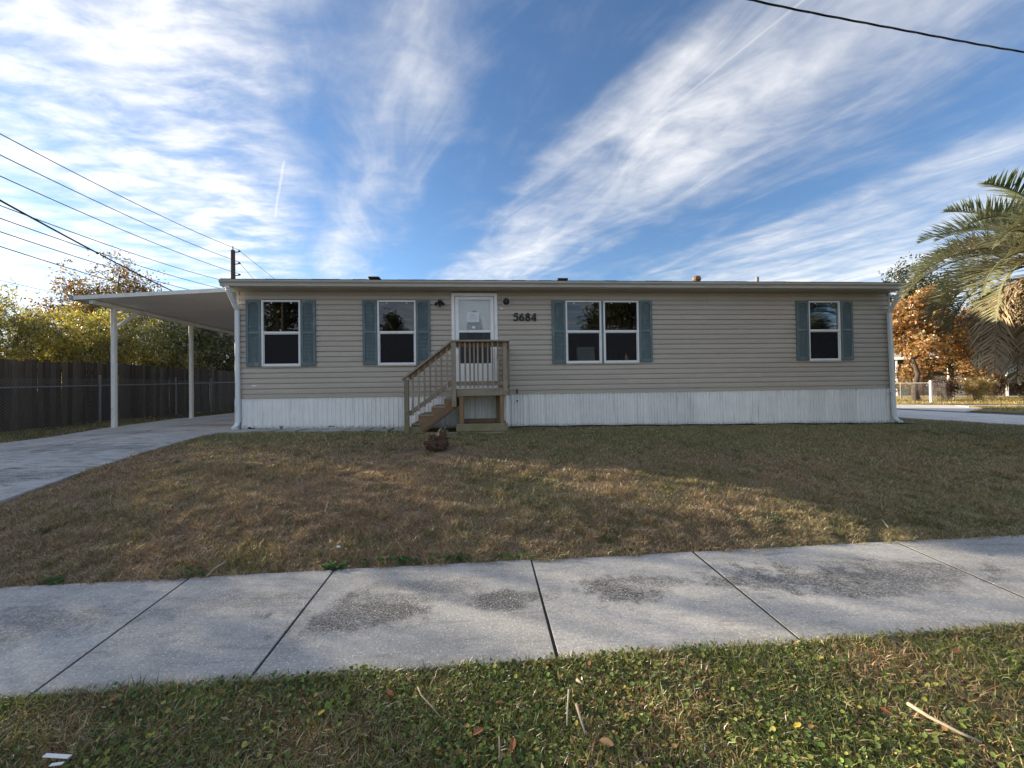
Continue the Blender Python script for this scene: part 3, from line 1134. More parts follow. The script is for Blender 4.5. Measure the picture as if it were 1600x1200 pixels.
def digit(ch, x, z, W_, H_):
    st = {
        '5': [[(.92, 1.0, .13), (.62, .98, .11), (.30, 1.0, .09)], [(.30, 1.0, .07), (.24, .78, .07), (.18, .56, .07)], [(.18, .56, .05), (.36, .66, .09), (.60, .64, .13), (.80, .50, .16), (.84, .32, .17), (.72, .12, .14), (.50, .02, .11), (.26, .04, .10), (.12, .16, .12)]],
        '6': [[(.78, .96, .09), (.56, .90, .11), (.34, .72, .15), (.22, .48, .17), (.20, .28, .17), (.30, .10, .13), (.50, .01, .10), (.70, .08, .14), (.82, .28, .17), (.74, .48, .14), (.54, .58, .09), (.36, .50, .08), (.26, .38, .06)]],
        '8': [[(.50, .54, .12), (.28, .66, .14), (.24, .82, .15), (.36, .96, .11), (.52, 1.0, .09), (.68, .95, .11), (.78, .80, .14), (.68, .64, .13), (.50, .54, .14), (.28, .42, .15), (.16, .24, .17), (.28, .07, .13), (.50, .0, .10), (.74, .07, .13), (.86, .25, .17), (.74, .42, .14), (.50, .54, .12)]],
        '4': [[(.70, -.02, .17), (.70, .5, .16), (.70, 1.02, .15)], [(.66, 1.0, .08), (.36, .64, .08), (.06, .29, .09)], [(.04, .27, .11), (.5, .27, .11), (.98, .27, .11)], [(.52, -.02, .06), (.7, -.02, .06), (.90, -.02, .06)]],
    }[ch]
    mb = MB()
    for s_ in st:
        pts = []
        for i in range(len(s_) - 1):                     # resample (Catmull-Rom)
            p0, p1, p2, p3 = s_[max(i - 1, 0)], s_[i], s_[i + 1], s_[min(i + 2, len(s_) - 1)]
            for k in range(4):
                t = k / 4
                pts.append(tuple(.5 * ((2 * p1[j]) + (-p0[j] + p2[j]) * t + (2 * p0[j] - 5 * p1[j] + 4 * p2[j] - p3[j]) * t * t + (-p0[j] + 3 * p1[j] - 3 * p2[j] + p3[j]) * t ** 3) for j in range(3)))
        pts.append(s_[-1])
        Lf, Rt = [], []
        for i, (a_, c_, h_) in enumerate(pts):
            q0, q1 = pts[max(i - 1, 0)], pts[min(i + 1, len(pts) - 1)]
            tx, tz = (q1[0] - q0[0]) * W_, (q1[1] - q0[1]) * H_
            l_ = math.hypot(tx, tz) or 1
            nx_, nz_ = -tz / l_, tx / l_
            hw = h_ * H_ * .85
            Lf.append((a_ * W_ + nx_ * hw, c_ * H_ + nz_ * hw)); Rt.append((a_ * W_ - nx_ * hw, c_ * H_ - nz_ * hw))
        b_ = len(mb.v); n = len(pts)
        for yy in (-.050, -.021):
            mb.v += [(p, yy, q) for p, q in Lf] + [(p, yy, q) for p, q in Rt]
        for i in range(n - 1):
            mb.f += [[b_ + i, b_ + i + 1, b_ + n + i + 1, b_ + n + i], [b_ + 2 * n + i + 1, b_ + 2 * n + i, b_ + 3 * n + i, b_ + 3 * n + i + 1],
                     [b_ + i + 1, b_ + i, b_ + 2 * n + i, b_ + 2 * n + i + 1], [b_ + n + i, b_ + n + i + 1, b_ + 3 * n + i + 1, b_ + 3 * n + i]]
        mb.f += [[b_, b_ + n, b_ + 3 * n, b_ + 2 * n], [b_ + n - 1, b_ + 3 * n - 1, b_ + 4 * n - 1, b_ + 2 * n - 1]]
    house.addc('digit', mb, DIG, (x - .004, 0, z))


for ch, x in zip('5684', (6.124, 6.262, 6.405, 6.548)):
    digit(ch, x, 3.062, .122, .162)

# hose bib at the siding edge
house.add('faucet', MB().tube([(6.19, .0, 1.40), (6.19, -.07, 1.40), (6.19, -.09, 1.37)], .014, 8).tube([(6.19, -.05, 1.40), (6.19, -.05, 1.46)], .008, 6).box(6.165, 6.215, -.056, -.044, 1.455, 1.47)
          .tube([(6.19, -.02, 1.20), (6.19, -.05, 1.19)], .018, 8), DARK)

# paper notice on the storm door
PAPER = mat('paper', (.74, .77, .82), .7, .05)
nt_ = Thing('paper_notice', 'white paper notice taped on the storm door glass', 'notice', (5.19, -.028, 3.02))
nt_.add('sheet', MB().box(5.045, 5.338, -.0295, -.0275, 3.028, 3.258), PAPER)
ink = MB()
for k, (x0, x1, hh) in enumerate(((5.15, 5.235, .012), (5.12, 5.27, .006), (5.10, 5.28, .004), (5.10, 5.26, .004), (5.10, 5.285, .004), (5.10, 5.2, .004))):
    ink.box(x0, x1, -.0302, -.0294, 3.19 - k * .024, 3.19 - k * .024 + hh)
nt_.add('print_line', ink, mat('ink_grey', (.30, .31, .33), .7), kind='stuff')
oval_st = Thing('oval_sticker', 'small white oval sticker on the door glass under the notice', 'sticker', (5.205, -.028, 2.9))
oval_st.add('sticker', MB().prism_y([(5.205 + .042 * math.cos(t), 2.905 + .027 * math.sin(t)) for t in np.linspace(0, 6.28, 17)[:-1]], -.0285, -.0268), WHITE)

# ================================================================== WOODEN STEPS
def wood_mat(name, base, alt, moss=0.):
    m, g = new_mat(name)
    tc = g.n('TexCoord'); oi = g.n('ObjectInfo')
    v = g.vadd(tc.outputs['Object'], g.xyz(g.mul(oi.outputs['Random'], 19.), g.mul(oi.outputs['Random'], 7.), g.mul(oi.outputs['Random'], 3.)))
    gr_ = g.noise(g.vmul(v, (2.2, 34, 34)), 1.6, 6, .65, .3)
    bl = g.noise(g.vmul(v, (2, 6, 6)), 1.5, 4, .6)
    kn = g.n('TexVoronoi', {'Vector': g.vmul(v, (2.4, 9, 9)), 'Scale': 1.2})
    col = g.mix(g.rng(bl, .3, .7), base, alt)
    k = g.mul(g.add(.62, g.mul(gr_, .76)), g.add(.86, g.mul(oi.outputs['Random'], .28)))
    c = g.n('VectorMath', {0: col}, operation='SCALE'); g.put(c.inputs['Scale'], k)
    col = g.mix(g.mul(g.rng(kn.outputs['Distance'], .16, .06), .55), c.outputs[0], (.05, .03, .018))
    if moss:
        P = g.n('NewGeometry').outputs['Position']
        mo_ = g.mul(g.mul(g.rng(g.noise(P, 7., 5, .65), .35, .62), moss), g.rng(g.sep(P)[2], 1.0, .66))
        col = g.mix(mo_, col, (.19, .19, .075))
    finish(g, col, .85, gr_, .35, .004, spec=.15)
    return m


WOODG = wood_mat('grey_weathered_wood', (.275, .225, .17), (.33, .28, .215))
WOODB = wood_mat('brown_wood', (.27, .165, .095), (.22, .16, .105))
WOODM = wood_mat('mossy_wood', (.235, .205, .15), (.28, .24, .16), .7)
SCREW = mat('screw_dark', (.03, .028, .026), .5)
stp = Thing('wooden_steps', 'weathered wooden entry stairs and railed landing below the front door', 'wooden steps', (4.8, -.5, .6))
FW = -1.05
zg = .60
# landing deck boards
for k in range(8):
    w0 = FW + .02 + k * .128
    stp.board('deck_board', (4.79, w0 + .06, 1.482), (5.95, w0 + .06, 1.482), .12, .032, WOODG)
stp.board('skirt_board', (4.865, FW, 1.420), (5.93, FW, 1.420), .038, .146, WOODG)
stp.board('skirt_board', (5.915, FW + .03, 1.420), (5.915, -.06, 1.420), .038, .146, WOODG)
stp.board('skirt_board', (4.83, FW + .08, 1.400), (4.83, -.06, 1.400), .038, .14, WOODB)
stp.board('post', (4.822, FW - .045, 1.136), (4.822, FW - .045, 2.44), .086, .086, WOODG, up=(0, 1, 0))
stp.board('post', (5.862, FW - .012, 1.352), (5.862, FW - .012, 2.44), .086, .05, WOODG, up=(0, 1, 0))
stp.board('post', (5.90, -.10, 1.352), (5.90, -.10, 2.44), .086, .086, WOODG, up=(0, 1, 0))
stp.board('cap_rail', (4.76, FW - .03, 2.462), (5.96, FW - .03, 2.462), .135, .036, WOODG)
stp.board('cap_rail', (5.90, FW + .04, 2.461), (5.90, -.06, 2.461), .12, .034, WOODG)
stp.board('upper_rail', (4.868, FW + .01, 2.392), (5.92, FW + .01, 2.392), .036, .095, WOODB)
stp.board('upper_rail', (5.915, FW + .04, 2.392), (5.915, -.06, 2.392), .036, .09, WOODB)
stp.board('lower_rail', (4.868, FW + .01, 1.602), (5.83, FW + .01, 1.602), .036, .088, WOODG)
stp.board('lower_rail', (5.915, FW + .04, 1.602), (5.915, -.06, 1.602), .036, .088, WOODG)
for k, u in enumerate((4.945, 5.055, 5.150, 5.232, 5.310, 5.405, 5.507, 5.612, 5.715)):
    stp.board('baluster', (u, FW - .028, 1.51), (u + random.uniform(-.008, .008), FW - .028, 2.442), .034, .034, WOODG, up=(0, 1, 0), c=.003)
for w in (-.86, -.73, -.60, -.47, -.34, -.21):
    stp.board('baluster', (5.955, w, 1.36), (5.955, w, 2.44), .034, .034, WOODG, up=(0, 1, 0), c=.003)
# newel and stair rail
stp.board('post', (3.882, FW - .045, .59), (3.882, FW - .045, 1.70), .09, .088, WOODM, up=(0, 1, 0), label='mossy green bottom newel post')
stp.board('hand_rail', (3.80, FW - .04, 1.690), (4.81, FW - .04, 2.475), .13, .036, WOODG)
stp.board('upper_rail', (3.93, FW - .005, 1.715), (4.78, FW - .005, 2.376), .036, .085, WOODB)
stp.board('lower_rail', (3.92, FW - .005, 1.000), (4.78, FW - .005, 1.625), .036, .085, WOODG)
for u in (4.005, 4.120, 4.236, 4.350, 4.462, 4.575, 4.690):
    zz = .975 + (u - 3.92) * .727
    stp.board('baluster', (u, FW - .04, zz - .06), (u, FW - .04, 1.742 + (u - 3.93) * .777), .034, .034, WOODG, up=(0, 1, 0), c=.003)
# treads, risers, stringers
TR = [(3.94, 4.16, .805), (4.075, 4.43, .985), (4.34, 4.70, 1.150), (4.60, 4.87, 1.318)]
for u0, u1, z in TR:
    stp.board('tread', ((u0 + u1) / 2, FW - .0, z - .018), ((u0 + u1) / 2, -.12, z - .018), u1 - u0 - .04, .036, WOODG if z > .85 else WOODM)
for u0, z0, z1 in ((4.10, .64, .95), (4.37, .967 + .02, 1.114), (4.63, 1.152, 1.282), (3.955, .60, .770)):
    stp.board('riser', (u0 + .01, FW + .03, (z0 + z1) / 2), (u0 + .01, -.12, (z0 + z1) / 2), .025, z1 - z0, WOODB if z0 > .9 else WOODM)
for w in (FW + .018, -.14):
    prof = [(4.10, .62), (4.22, .62), (4.87, 1.12), (4.87, 1.282), (4.615, 1.282), (4.615, 1.112), (4.36, 1.112), (4.36, .948), (4.095, .948)]
    stp.add('stringer', MB().prism_y(prof, w, w + .04), WOODB)
stp.board('stringer_face', (4.14, FW - .006, .69), (4.845, FW - .006, 1.205), .022, .135, WOODB)
stp.board('bottom_step', (3.93, FW + .01, .68), (4.20, FW + .01, .68), .036, .14, WOODM)
# legs and sill under the landing
for u in (4.965, 5.792):
    stp.board('leg', (u, FW + .03, .78), (u, FW + .03, 1.345), .088, .088, WOODB, up=(0, 1, 0))
    stp.board('leg', (u - .05, -.14, .66), (u - .05, -.14, 1.345), .088, .088, WOODB, up=(0, 1, 0))
stp.board('sill', (4.86, FW - .02, .705), (5.905, FW - .02, .705), .05, .155, WOODM)
stp.board('sill', (5.86, FW + .02, .70), (5.86, -.1, .70), .05, .14, WOODM)
stp.board('sill', (4.90, FW + .02, .70), (4.90, -.1, .70), .05, .14, WOODM)
stp.board('sill', (4.95, -.12, .76), (5.85, -.12, .76), .05, .10, WOODB)
scr = MB()
for u, z in ((4.822, 1.19), (4.822, 1.235), (5.50, 1.425), (5.86, 1.425), (5.89, 1.40), (3.88, .87), (3.882, 1.02)):
    scr.lathe([(.011, 0), (.011, -.006), (.004, -.008)], (u, FW - .092 if u < 4.9 else FW - .04, z), 8, 'y')
stp.add('screw_heads', scr, SCREW, kind='stuff')
stp.board('ground_board', (4.2, FW + .02, .595), (5.85, FW + .02, .595), .14, .04, WOODG)

# ================================================================== CARPORT
CPW = mat('carport_white', (.82, .82, .79), .45, .12, 2., (1, 4, 1), dirt=(.42, .40, .36), dirt_amt=.35)
CPU = mat('carport_pan', (.74, .72, .67), .5, .12, 1.2, (.4, 3, 1))
cp = Thing('carport', 'white flat roofed carport on two posts beside the home', 'carport', (-2.1, 4, .6))
W0, W1 = 1.05, 9.6


def zroof(u): return 4.005 + (u + .78) * .0585    # underside of the pan roof
nb = 21
for k in range(nb):
    wa = W0 + (W1 - W0) * k / nb
    wb = W0 + (W1 - W0) * (k + 1) / nb - .006
    mb = MB()
    v = []
    mb.prism_y([(-4.38, zroof(-4.38)), (-.04, zroof(-.04)), (-.04, zroof(-.04) + .06), (-4.38, zroof(-4.38) + .06)], wa, wb)
    cp.add('roof_panel', mb, CPU)
fs = MB().prism_y([(-4.42, zroof(-4.42) - .022), (-.04, zroof(-.04) - .022), (-.04, zroof(-.04) + .072), (-4.42, zroof(-4.42) + .072)], W0 - .03, W0 - .004)
cp.add('fascia', fs, CPW)
gt_ = MB().box(-4.50, -4.386, W0 - .03, W1, zroof(-4.4) - .03, zroof(-4.4) + .08, .006)
cp.add('side_gutter', gt_, mat('grey_gutter', (.34, .38, .42), .4, .1))
cp.board('beam', (-4.09, W0 + .06, 3.745), (-4.09, W1, 3.72), .08, .10, CPW)
for w in (1.69, 4.30, 7.6):
    p = L2W(-4.085, w)
    cp.board('post', (-4.085, w, zt1(p.x, p.y) - .05), (-4.085, w, 3.70), .092, .092, CPW, up=(0, 1, 0), c=.008)
cp.board('brace', (-4.085, 1.74, 3.20), (-4.085, 2.32, 3.68), .06, .085, CPW)

# ================================================================== FENCES
PICK = mat('dark_weathered_fence', (.088, .068, .050), .9, .7, 3.5, (9, 9, .6), rnd=.5, fine=.25, dirt=(.12, .11, .095), dirt_amt=.5, dirt_scale=1.2)
fn = Thing('wooden_fence', 'tall dark weathered privacy fence of vertical boards behind the driveway', 'fence', (-6.33, 5, .6))
FU = -6.33
w = -5.0
meshes = []
for k in range(6):
    h = 1.80 + random.uniform(-.02, .03)
    a_, b_ = random.uniform(.012, .03), random.uniform(.012, .03)
    wd = .135
    prof = [(-wd / 2, 0), (wd / 2, 0), (wd / 2, h - a_), (wd / 2 - .025, h), (-wd / 2 + .025, h + random.uniform(-.01, .01)), (-wd / 2, h - b_)]
    meshes.append(MB().prism_x([(y, z) for y, z in prof], -.009, .009).mesh('picket'))
while w < 17.5:
    p = L2W(FU, w)
    z = zt1(p.x, p.y)
    o = link_mesh('picket', random.choice(meshes), PICK, fn.e, (random.uniform(-.006, .006), w - 5, z - .6 + random.uniform(-.03, .03)))
    o.rotation_euler = (random.uniform(-.012, .012), random.uniform(-.01, .01), random.uniform(-.05, .05))
    w += .1395 + random.choice([0, 0, .001, .003, .012 if random.random() < .1 else 0])
for z in (.35, 1.0, 1.6):
    fn.board('fence_rail', (FU - .05, -5, z + .55), (FU - .05, 17.5, z + .55), .04, .085, PICK)
for w in np.arange(-5, 17.6, 2.44):
    fn.board('fence_post', (FU - .11, w, .4), (FU - .11, w, 2.30), .09, .09, PICK, up=(0, 1, 0))

GALV = mat('galvanised_steel', (.20, .205, .21), .5, .25, 6., metal=.3)


def chain_link(th, path, zb, H, posts, house=True, wire=.0026, cell=.075, material=None, rail=.021):
    material = material or GALV
    for (p, q), pn in zip(zip(path[:-1], path[1:]), posts):
        p, q = Vector(p), Vector(q)
        Ln = (q - p).length
        d = (q - p).normalized()
        th.add('top_rail', MB().tube([(p.x, p.y, zb(p) + H), (q.x, q.y, zb(q) + H)], rail, 8), material)
        sd_ = Vector((-d.y, d.x, 0))
        for t in pn:
            c_ = p + d * t
            th.add('line_post', MB().tube([(c_.x, c_.y, zb(c_) - .05), (c_.x, c_.y, zb(c_) + H + .03)], .028, 10).lathe([(.032, H + .0), (.032, H + .05), (.01, H + .07)], (c_.x, c_.y, zb(c_)), 10), material)
        Vs, Fs = [], []
        n = int(Ln / cell)
        hh = H - .03
        for s in (-1, 1):
            for k in range(-int(hh / cell) - 1, n + int(hh / cell) + 1):
                t0, t1 = k * cell, k * cell + s * hh
                z0, z1 = .03, hh
                # clip to [0, Ln]
                def cl(ta, za, tb, zb_):
                    if ta < 0: za = za + (zb_ - za) * (0 - ta) / (tb - ta); ta = 0
                    if ta > Ln: za = za + (zb_ - za) * (Ln - ta) / (tb - ta); ta = Ln
                    return ta, za
                if (t0 < 0 and t1 < 0) or (t0 > Ln and t1 > Ln): continue
                a0, c0 = cl(t0, z0, t1, z1); a1, c1 = cl(t1, z1, t0, z0)
                A = p + d * a0 + sd_ * (s * wire); B = p + d * a1 + sd_ * (s * wire)
                A.z, B.z = zb(A) + c0, zb(B) + c1
                ax_ = (B - A).normalized()
                r1 = sd_ * wire; r2 = ax_.cross(sd_) * wire
                b_ = len(Vs)
                for Q in (A, B):
                    for an in (0, 2.094, 4.189):
                        Vs.append(tuple(Q + r1 * math.cos(an) + r2 * math.sin(an)))
                Fs += [[b_, b_ + 1, b_ + 4, b_ + 3], [b_ + 1, b_ + 2, b_ + 5, b_ + 4], [b_ + 2, b_, b_ + 3, b_ + 5]]
        mb = MB(); mb.v = Vs; mb.f = Fs
        th.add('wire_mesh', mb, material, kind='stuff')


cl1 = Thing('chain_link_fence', 'grey chain link fence standing just in front of the dark board fence', 'fence', (-6.05, 5, .6))


def zbl(p):
    q = L2W(p.x, p.y)
    return zt1(q.x, q.y)


chain_link(cl1, [(-6.05, -5, 0), (-6.05, 12, 0)], zbl, 1.36, [[2.8, 5.6, 8.43, 11.26, 13.1, 16.9]])

# ================================================================== FOLIAGE TOOLS
def leaf_quads(ctr, d, nrm, Ln, Wd, col, fold=.0):
    """diamond leaves: ctr (N,3), direction d, normal nrm, lengths, widths"""
    N = len(ctr)
    d = d / np.linalg.norm(d, axis=1, keepdims=True)
    s_ = np.cross(d, nrm)
    s_ /= np.linalg.norm(s_, axis=1, keepdims=True) + 1e-9
    Ln = np.broadcast_to(np.asarray(Ln, float), (N,))[:, None]; Wd = np.broadcast_to(np.asarray(Wd, float), (N,))[:, None]
    V_ = np.stack([ctr - d * Ln * .5, ctr + s_ * Wd * .5 + d * Ln * .05, ctr + d * Ln * .5, ctr - s_ * Wd * .5 + d * Ln * .05], 1)
    F_ = np.arange(N * 4).reshape(N, 4)
    return V_.reshape(-1, 3), F_, np.repeat(col, 4, axis=0)


def rand_dirs(n, rng, zbias=0.):
    v = rng.normal(size=(n, 3))
    v[:, 2] += zbias
    return v / np.linalg.norm(v, axis=1, keepdims=True)


def pick_cols(rng, n, pal, wts=None, jit=.18):
    pal = np.array(pal, float)
    i = rng.choice(len(pal), n, p=wts)
    return np.clip(pal[i] * (1 + rng.normal(0, jit, (n, 1))) * (1 + rng.normal(0, .06, (n, 3))), .003, .9)


BARK = mat('tree_bark', (.085, .065, .05), .95, .45, 6., (4, 4, 1), fine=.3)
CULM = mat('bamboo_culm', (.22, .21, .09), .6, .3, 4.)


def tree(name, label, cat, x, y, z, h, spread, trunk_r, pal, nleaf, leaf=(.10, .055), seed=1, wts=None, low=.25, flat=1., nl=9, group=None, material=None, sig=.28, open_=1., bark=None, zbias=.4, twig=.012):
    rng = np.random.default_rng(seed)
    th = Thing(name, label, cat, (x, y, z), False, group)
    mb = MB()
    top = np.array([x + rng.normal(0, .12) * spread * .3, y + rng.normal(0, .12) * spread * .3, z + h * .86])
    base = np.array([x, y, z - .1])
    tr_ = [base + (top - base) * t + np.array([rng.normal(0, .03 * h * .3) * (0 < t < 1), rng.normal(0, .03 * h * .3) * (0 < t < 1), 0]) for t in np.linspace(0, 1, 7)]
    mb.tube(tr_, [trunk_r * (1.25 if i == 0 else 1 - .82 * i / 6) for i in range(7)], 9)
    tips = []
    for k in range(nl):
        t = low + (1 - low) * (k + rng.random()) / nl
        i = min(int(t * 6), 5)
        p0 = tr_[i] + (tr_[i + 1] - tr_[i]) * (t * 6 - i)
        an = k * 2.4 + rng.normal(0, .4)
        reach = spread * math.sin(math.pi * min(.95, .30 + .65 * t)) ** .8 * rng.uniform(.7, 1.05)
        rise = h * .16 * flat * rng.uniform(.4, 1.3)
        p3 = p0 + np.array([math.cos(an) * reach, math.sin(an) * reach, rise])
        p1 = p0 + (p3 - p0) * .35 + np.array([0, 0, rise * .1]) + rng.normal(0, .05 * spread, 3)
        p2 = p0 + (p3 - p0) * .7 + np.array([0, 0, rise * .15]) + rng.normal(0, .06 * spread, 3)
        r0 = trunk_r * .5 * (1 - .55 * t)
        mb.tube([p0, p1, p2, p3], [r0, r0 * .7, r0 * .45, r0 * .15], 6)
        for q, f in ((p1, .5), (p2, .8), (p3, .6), ((p1 + p2) / 2, .7), ((p2 + p3) / 2, .8)):
            for j in range(2):
                dr = rand_dirs(1, rng, .35)[0]
                e_ = q + dr * spread * .34 * f * rng.uniform(.6, 1.2)
                mid = (q + e_) / 2 + rng.normal(0, .04 * spread, 3)
                mb.tube([q, mid, e_], [r0 * .28 + .004, r0 * .18 + .003, twig * .4], 4, False)
                tips += [mid, e_, e_]
                for jj in range(2):
                    e2 = e_ + rand_dirs(1, rng, .2)[0] * spread * .16 * rng.uniform(.5, 1.2)
                    mb.tube([e_, e2], [twig * .5, twig * .25], 3, False)
                    tips.append(e2)
    tips = np.array(tips)
    th.e.location = (x, y, z)
    th.add('trunk', mb, bark or BARK, smooth=True)
    n = int(nleaf)
    wt = rng.random(len(tips)) ** open_ + .1
    ti = rng.choice(len(tips), n, p=wt / wt.sum())
    # small clumps inside each spray
    ncl = 7
    cl_off = rng.normal(0, sig * spread * .5, (len(tips) * ncl, 3)) * [1, 1, .75]
    cidx = ti * ncl + rng.integers(0, ncl, n)
    ctr = tips[ti] + cl_off[cidx] + rng.normal(0, sig * spread * .14, (n, 3))
    tone = rng.normal(0, .16, len(tips) * ncl)[cidx]
    pal_i = np.array(pal, float)
    clp = pick_cols(rng, len(tips) * ncl, pal, wts, .05)
    col = .55 * clp[cidx] + .45 * pick_cols(rng, n, pal, wts, .2)
    col = np.clip(col * (1 + tone[:, None]), .003, .9)
    d = rand_dirs(n, rng, -.35)
    Vt, Ft, Ct = leaf_quads(ctr, d, rand_dirs(n, rng, zbias), leaf[0] * rng.uniform(.6, 1.3, n), leaf[1] * rng.uniform(.6, 1.3, n), col)
    th.add('crown', None, material or LEAF, mesh=np_mesh('crown', Vt - np.array([x, y, z]), Ft, Ct))
    return th


def bamboo(label, x, y, z, h, n_culm, nleaf, spread, seed, pal, wts=None, lean=(0, 0), leaf=(.17, .028), group='bamboo clumps behind the board fence', start=.25):
    rng = np.random.default_rng(seed)
    th = Thing('bamboo_clump', label, 'bamboo', (x, y, z), False, group)
    mb = MB()
    pts_all = []
    for k in range(n_culm):
        an = rng.uniform(0, 6.28); rr = spread * .35 * math.sqrt(rng.random())
        b = np.array([x + math.cos(an) * rr, y + math.sin(an) * rr, z - .1])
        hh = h * rng.uniform(.6, 1.05)
        out_ = np.array([math.cos(an) + lean[0] * 1.2, math.sin(an) + lean[1] * 1.2, 0]) * rng.uniform(.3, 1.) * spread
        P = []
        for t in np.linspace(0, 1, 8):
            P.append(b + np.array([0, 0, hh * (1 - .5 * t ** 3 * .5)]) * t + out_ * t ** 2.2)
        mb.tube(P, [.022 * (1 - .8 * i / 7) for i in range(8)], 5, False)
        for i in range(int(8 * start), 8):
            for j in range(4):
                q = P[i] if i == 7 else P[i] + (P[i + 1] - P[i]) * rng.random()
                e_ = q + rand_dirs(1, rng, .1)[0] * rng.uniform(.25, .7)
                mb.tube([q, e_], [.005, .002], 3, False)
                for f in (.35, .6, .8, 1.): pts_all.append(q + (e_ - q) * f)
    pts_all = np.array(pts_all)
    th.add('culms', mb, CULM, smooth=True)
    n = nleaf
    i = rng.integers(0, len(pts_all), n)
    ctr = pts_all[i] + rng.normal(0, .085, (n, 3))
    tone = rng.normal(0, .22, len(pts_all))[i]
    col = np.clip(pick_cols(rng, n, pal, wts) * (1 + tone[:, None]), .003, .9)
    d = rand_dirs(n, rng, -.7)
    Vt, Ft, Ct = leaf_quads(ctr, d, rand_dirs(n, rng, .5), leaf[0] * rng.uniform(.6, 1.3, n), leaf[1] * rng.uniform(.7, 1.3, n), col)
    th.add('foliage', None, LEAF, mesh=np_mesh('foliage', Vt - np.array([x, y, z]), Ft, Ct))
    return th


def P2(u, w):
    p = L2W(u, w)
    return p.x, p.y, zt1(p.x, p.y)


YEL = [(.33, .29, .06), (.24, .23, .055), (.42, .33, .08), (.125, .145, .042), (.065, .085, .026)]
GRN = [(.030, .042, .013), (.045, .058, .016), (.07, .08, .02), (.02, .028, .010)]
BRN = [(.20, .11, .04), (.13, .09, .03), (.10, .09, .03), (.26, .15, .05)]

# bamboo hedge behind the board fence (each clump a thing)
hedge = [
    ('sparse arching bamboo with bare plumes at the far end of the hedge in view', -8.0, .8, 4.6, 16, 3200, 1.5, YEL, (.3, .2, .25, .2, .05)),
    ('feathery olive bamboo clump next to the bare plumed one', -8.6, 3.2, 4.4, 22, 12000, 1.5, YEL, None),
    ('bright yellow bamboo clump rising in front of the brown tree', -8.3, 5.4, 4.9, 30, 21000, 1.6, YEL, (.32, .25, .25, .13, .05)),
    ('golden green bamboo clump seen beside the front carport post', -8.4, 7.7, 5.2, 30, 22000, 1.6, YEL, (.13, .22, .08, .32, .25)),
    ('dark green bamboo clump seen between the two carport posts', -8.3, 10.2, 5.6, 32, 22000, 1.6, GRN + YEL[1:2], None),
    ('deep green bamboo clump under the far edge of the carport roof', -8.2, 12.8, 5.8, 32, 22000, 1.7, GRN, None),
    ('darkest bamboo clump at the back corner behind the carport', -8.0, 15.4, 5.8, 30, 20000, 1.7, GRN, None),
]
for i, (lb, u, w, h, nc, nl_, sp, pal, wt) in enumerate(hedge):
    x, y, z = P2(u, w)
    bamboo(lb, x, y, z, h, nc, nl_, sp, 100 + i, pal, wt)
for i, (lb, u, w, h) in enumerate((('green bamboo clump closing the back of the lot', -5.2, 17.6, 5.2), ('low green bamboo clump behind the home', -2.5, 17.8, 5.0))):
    x, y, z = P2(u, w)
    bamboo(lb, x, y, z, h, 22, 11000, 1.6, 130 + i, GRN, None)
# trees further back on the left
x, y, z = -21.6, 21.0, .6
tree('oak_tree', 'tall rusty brown oak showing above the yellow bamboo', 'tree', x, y, z, 7.5, 3.1, .16, BRN + [(.07, .075, .025)], 14000, (.13, .08), 21, low=.4, nl=12, sig=.22)
x, y, z = -20.8, 18.0, .6
tree('shrubby_tree', 'small rust coloured tree left of the tall oak', 'tree', x, y, z, 5.9, 1.7, .10, BRN, 5000, (.12, .07), 22, low=.35, nl=10, sig=.2)
x, y, z = P2(-11.5, 3.2)
tree('bare_tree', 'thin nearly bare tree with scattered leaves at the picture edge', 'tree', x, y, z, 6.6, 2.5, .09, BRN + YEL, 2600, (.12, .06), 23, low=.3, nl=11, sig=.3)
x, y, z = P2(-11.0, 18.5)
tree('oak_tree', 'light leaved tree with airy top behind the carport roof', 'tree', x, y, z, 7.0, 2.8, .13, YEL + GRN, 5500, (.12, .07), 24, low=.4, nl=11, sig=.24)
x, y, z = P2(-9.5, 23.0)
tree('oak_tree', 'green oak far behind the carport, mostly hidden', 'tree', x, y, z, 6.0, 3.2, .16, GRN, 9000, (.15, .09), 25, low=.25, nl=11)
# row that continues past the picture edge and shades the lawn
for i, (u, w, h, sp) in enumerate(((-9.0, -2.0, 5.6, 2.0), (-9.4, -5.4, 6.0, 2.2), (-13.5, -3.5, 7.2, 2.6), (-15, 1.0, 6.6, 2.6))):
    x, y, z = P2(u, w)
    tree('side_yard_tree', ['leafy tree over the fence beyond the bare bamboo', 'leafy tree over the fence nearest the street', 'taller tree standing back from the fence near the street', 'taller tree standing back behind the bare bamboo'][i], 'tree', x, y, z, h, sp, .12, GRN + YEL[:2], 9000, (.15, .09), 40 + i, low=.2, nl=11, group='trees shading the lawn from the side yard')

# ================================================================== RIGHT: side street, neighbours
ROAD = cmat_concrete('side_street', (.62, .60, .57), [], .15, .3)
ASPH = cmat_concrete('asphalt_gutter', (.13, .13, .135), [], .2)
DRY = mat('dry_grass_strip', (.19, .145, .06), .95, .5, 5., fine=.6)
LIT = mat('yellow_dry_lawn', (.33, .24, .085), .95, .4, 3., fine=.5)


def strip(name, poly, lift, material, kind='structure', thick=.03):
    mb = MB()
    n = len(poly)
    mb.v = [(x, y, zt1(x, y) + lift) for x, y in poly] + [(x, y, zt1(x, y) - thick) for x, y in poly]
    mb.f = [list(range(n))] + [[(k + 1) % n, k, n + k, n + (k + 1) % n] for k in range(n)]
    return tag(link_mesh(name, mb.mesh(name), material), kind=kind)


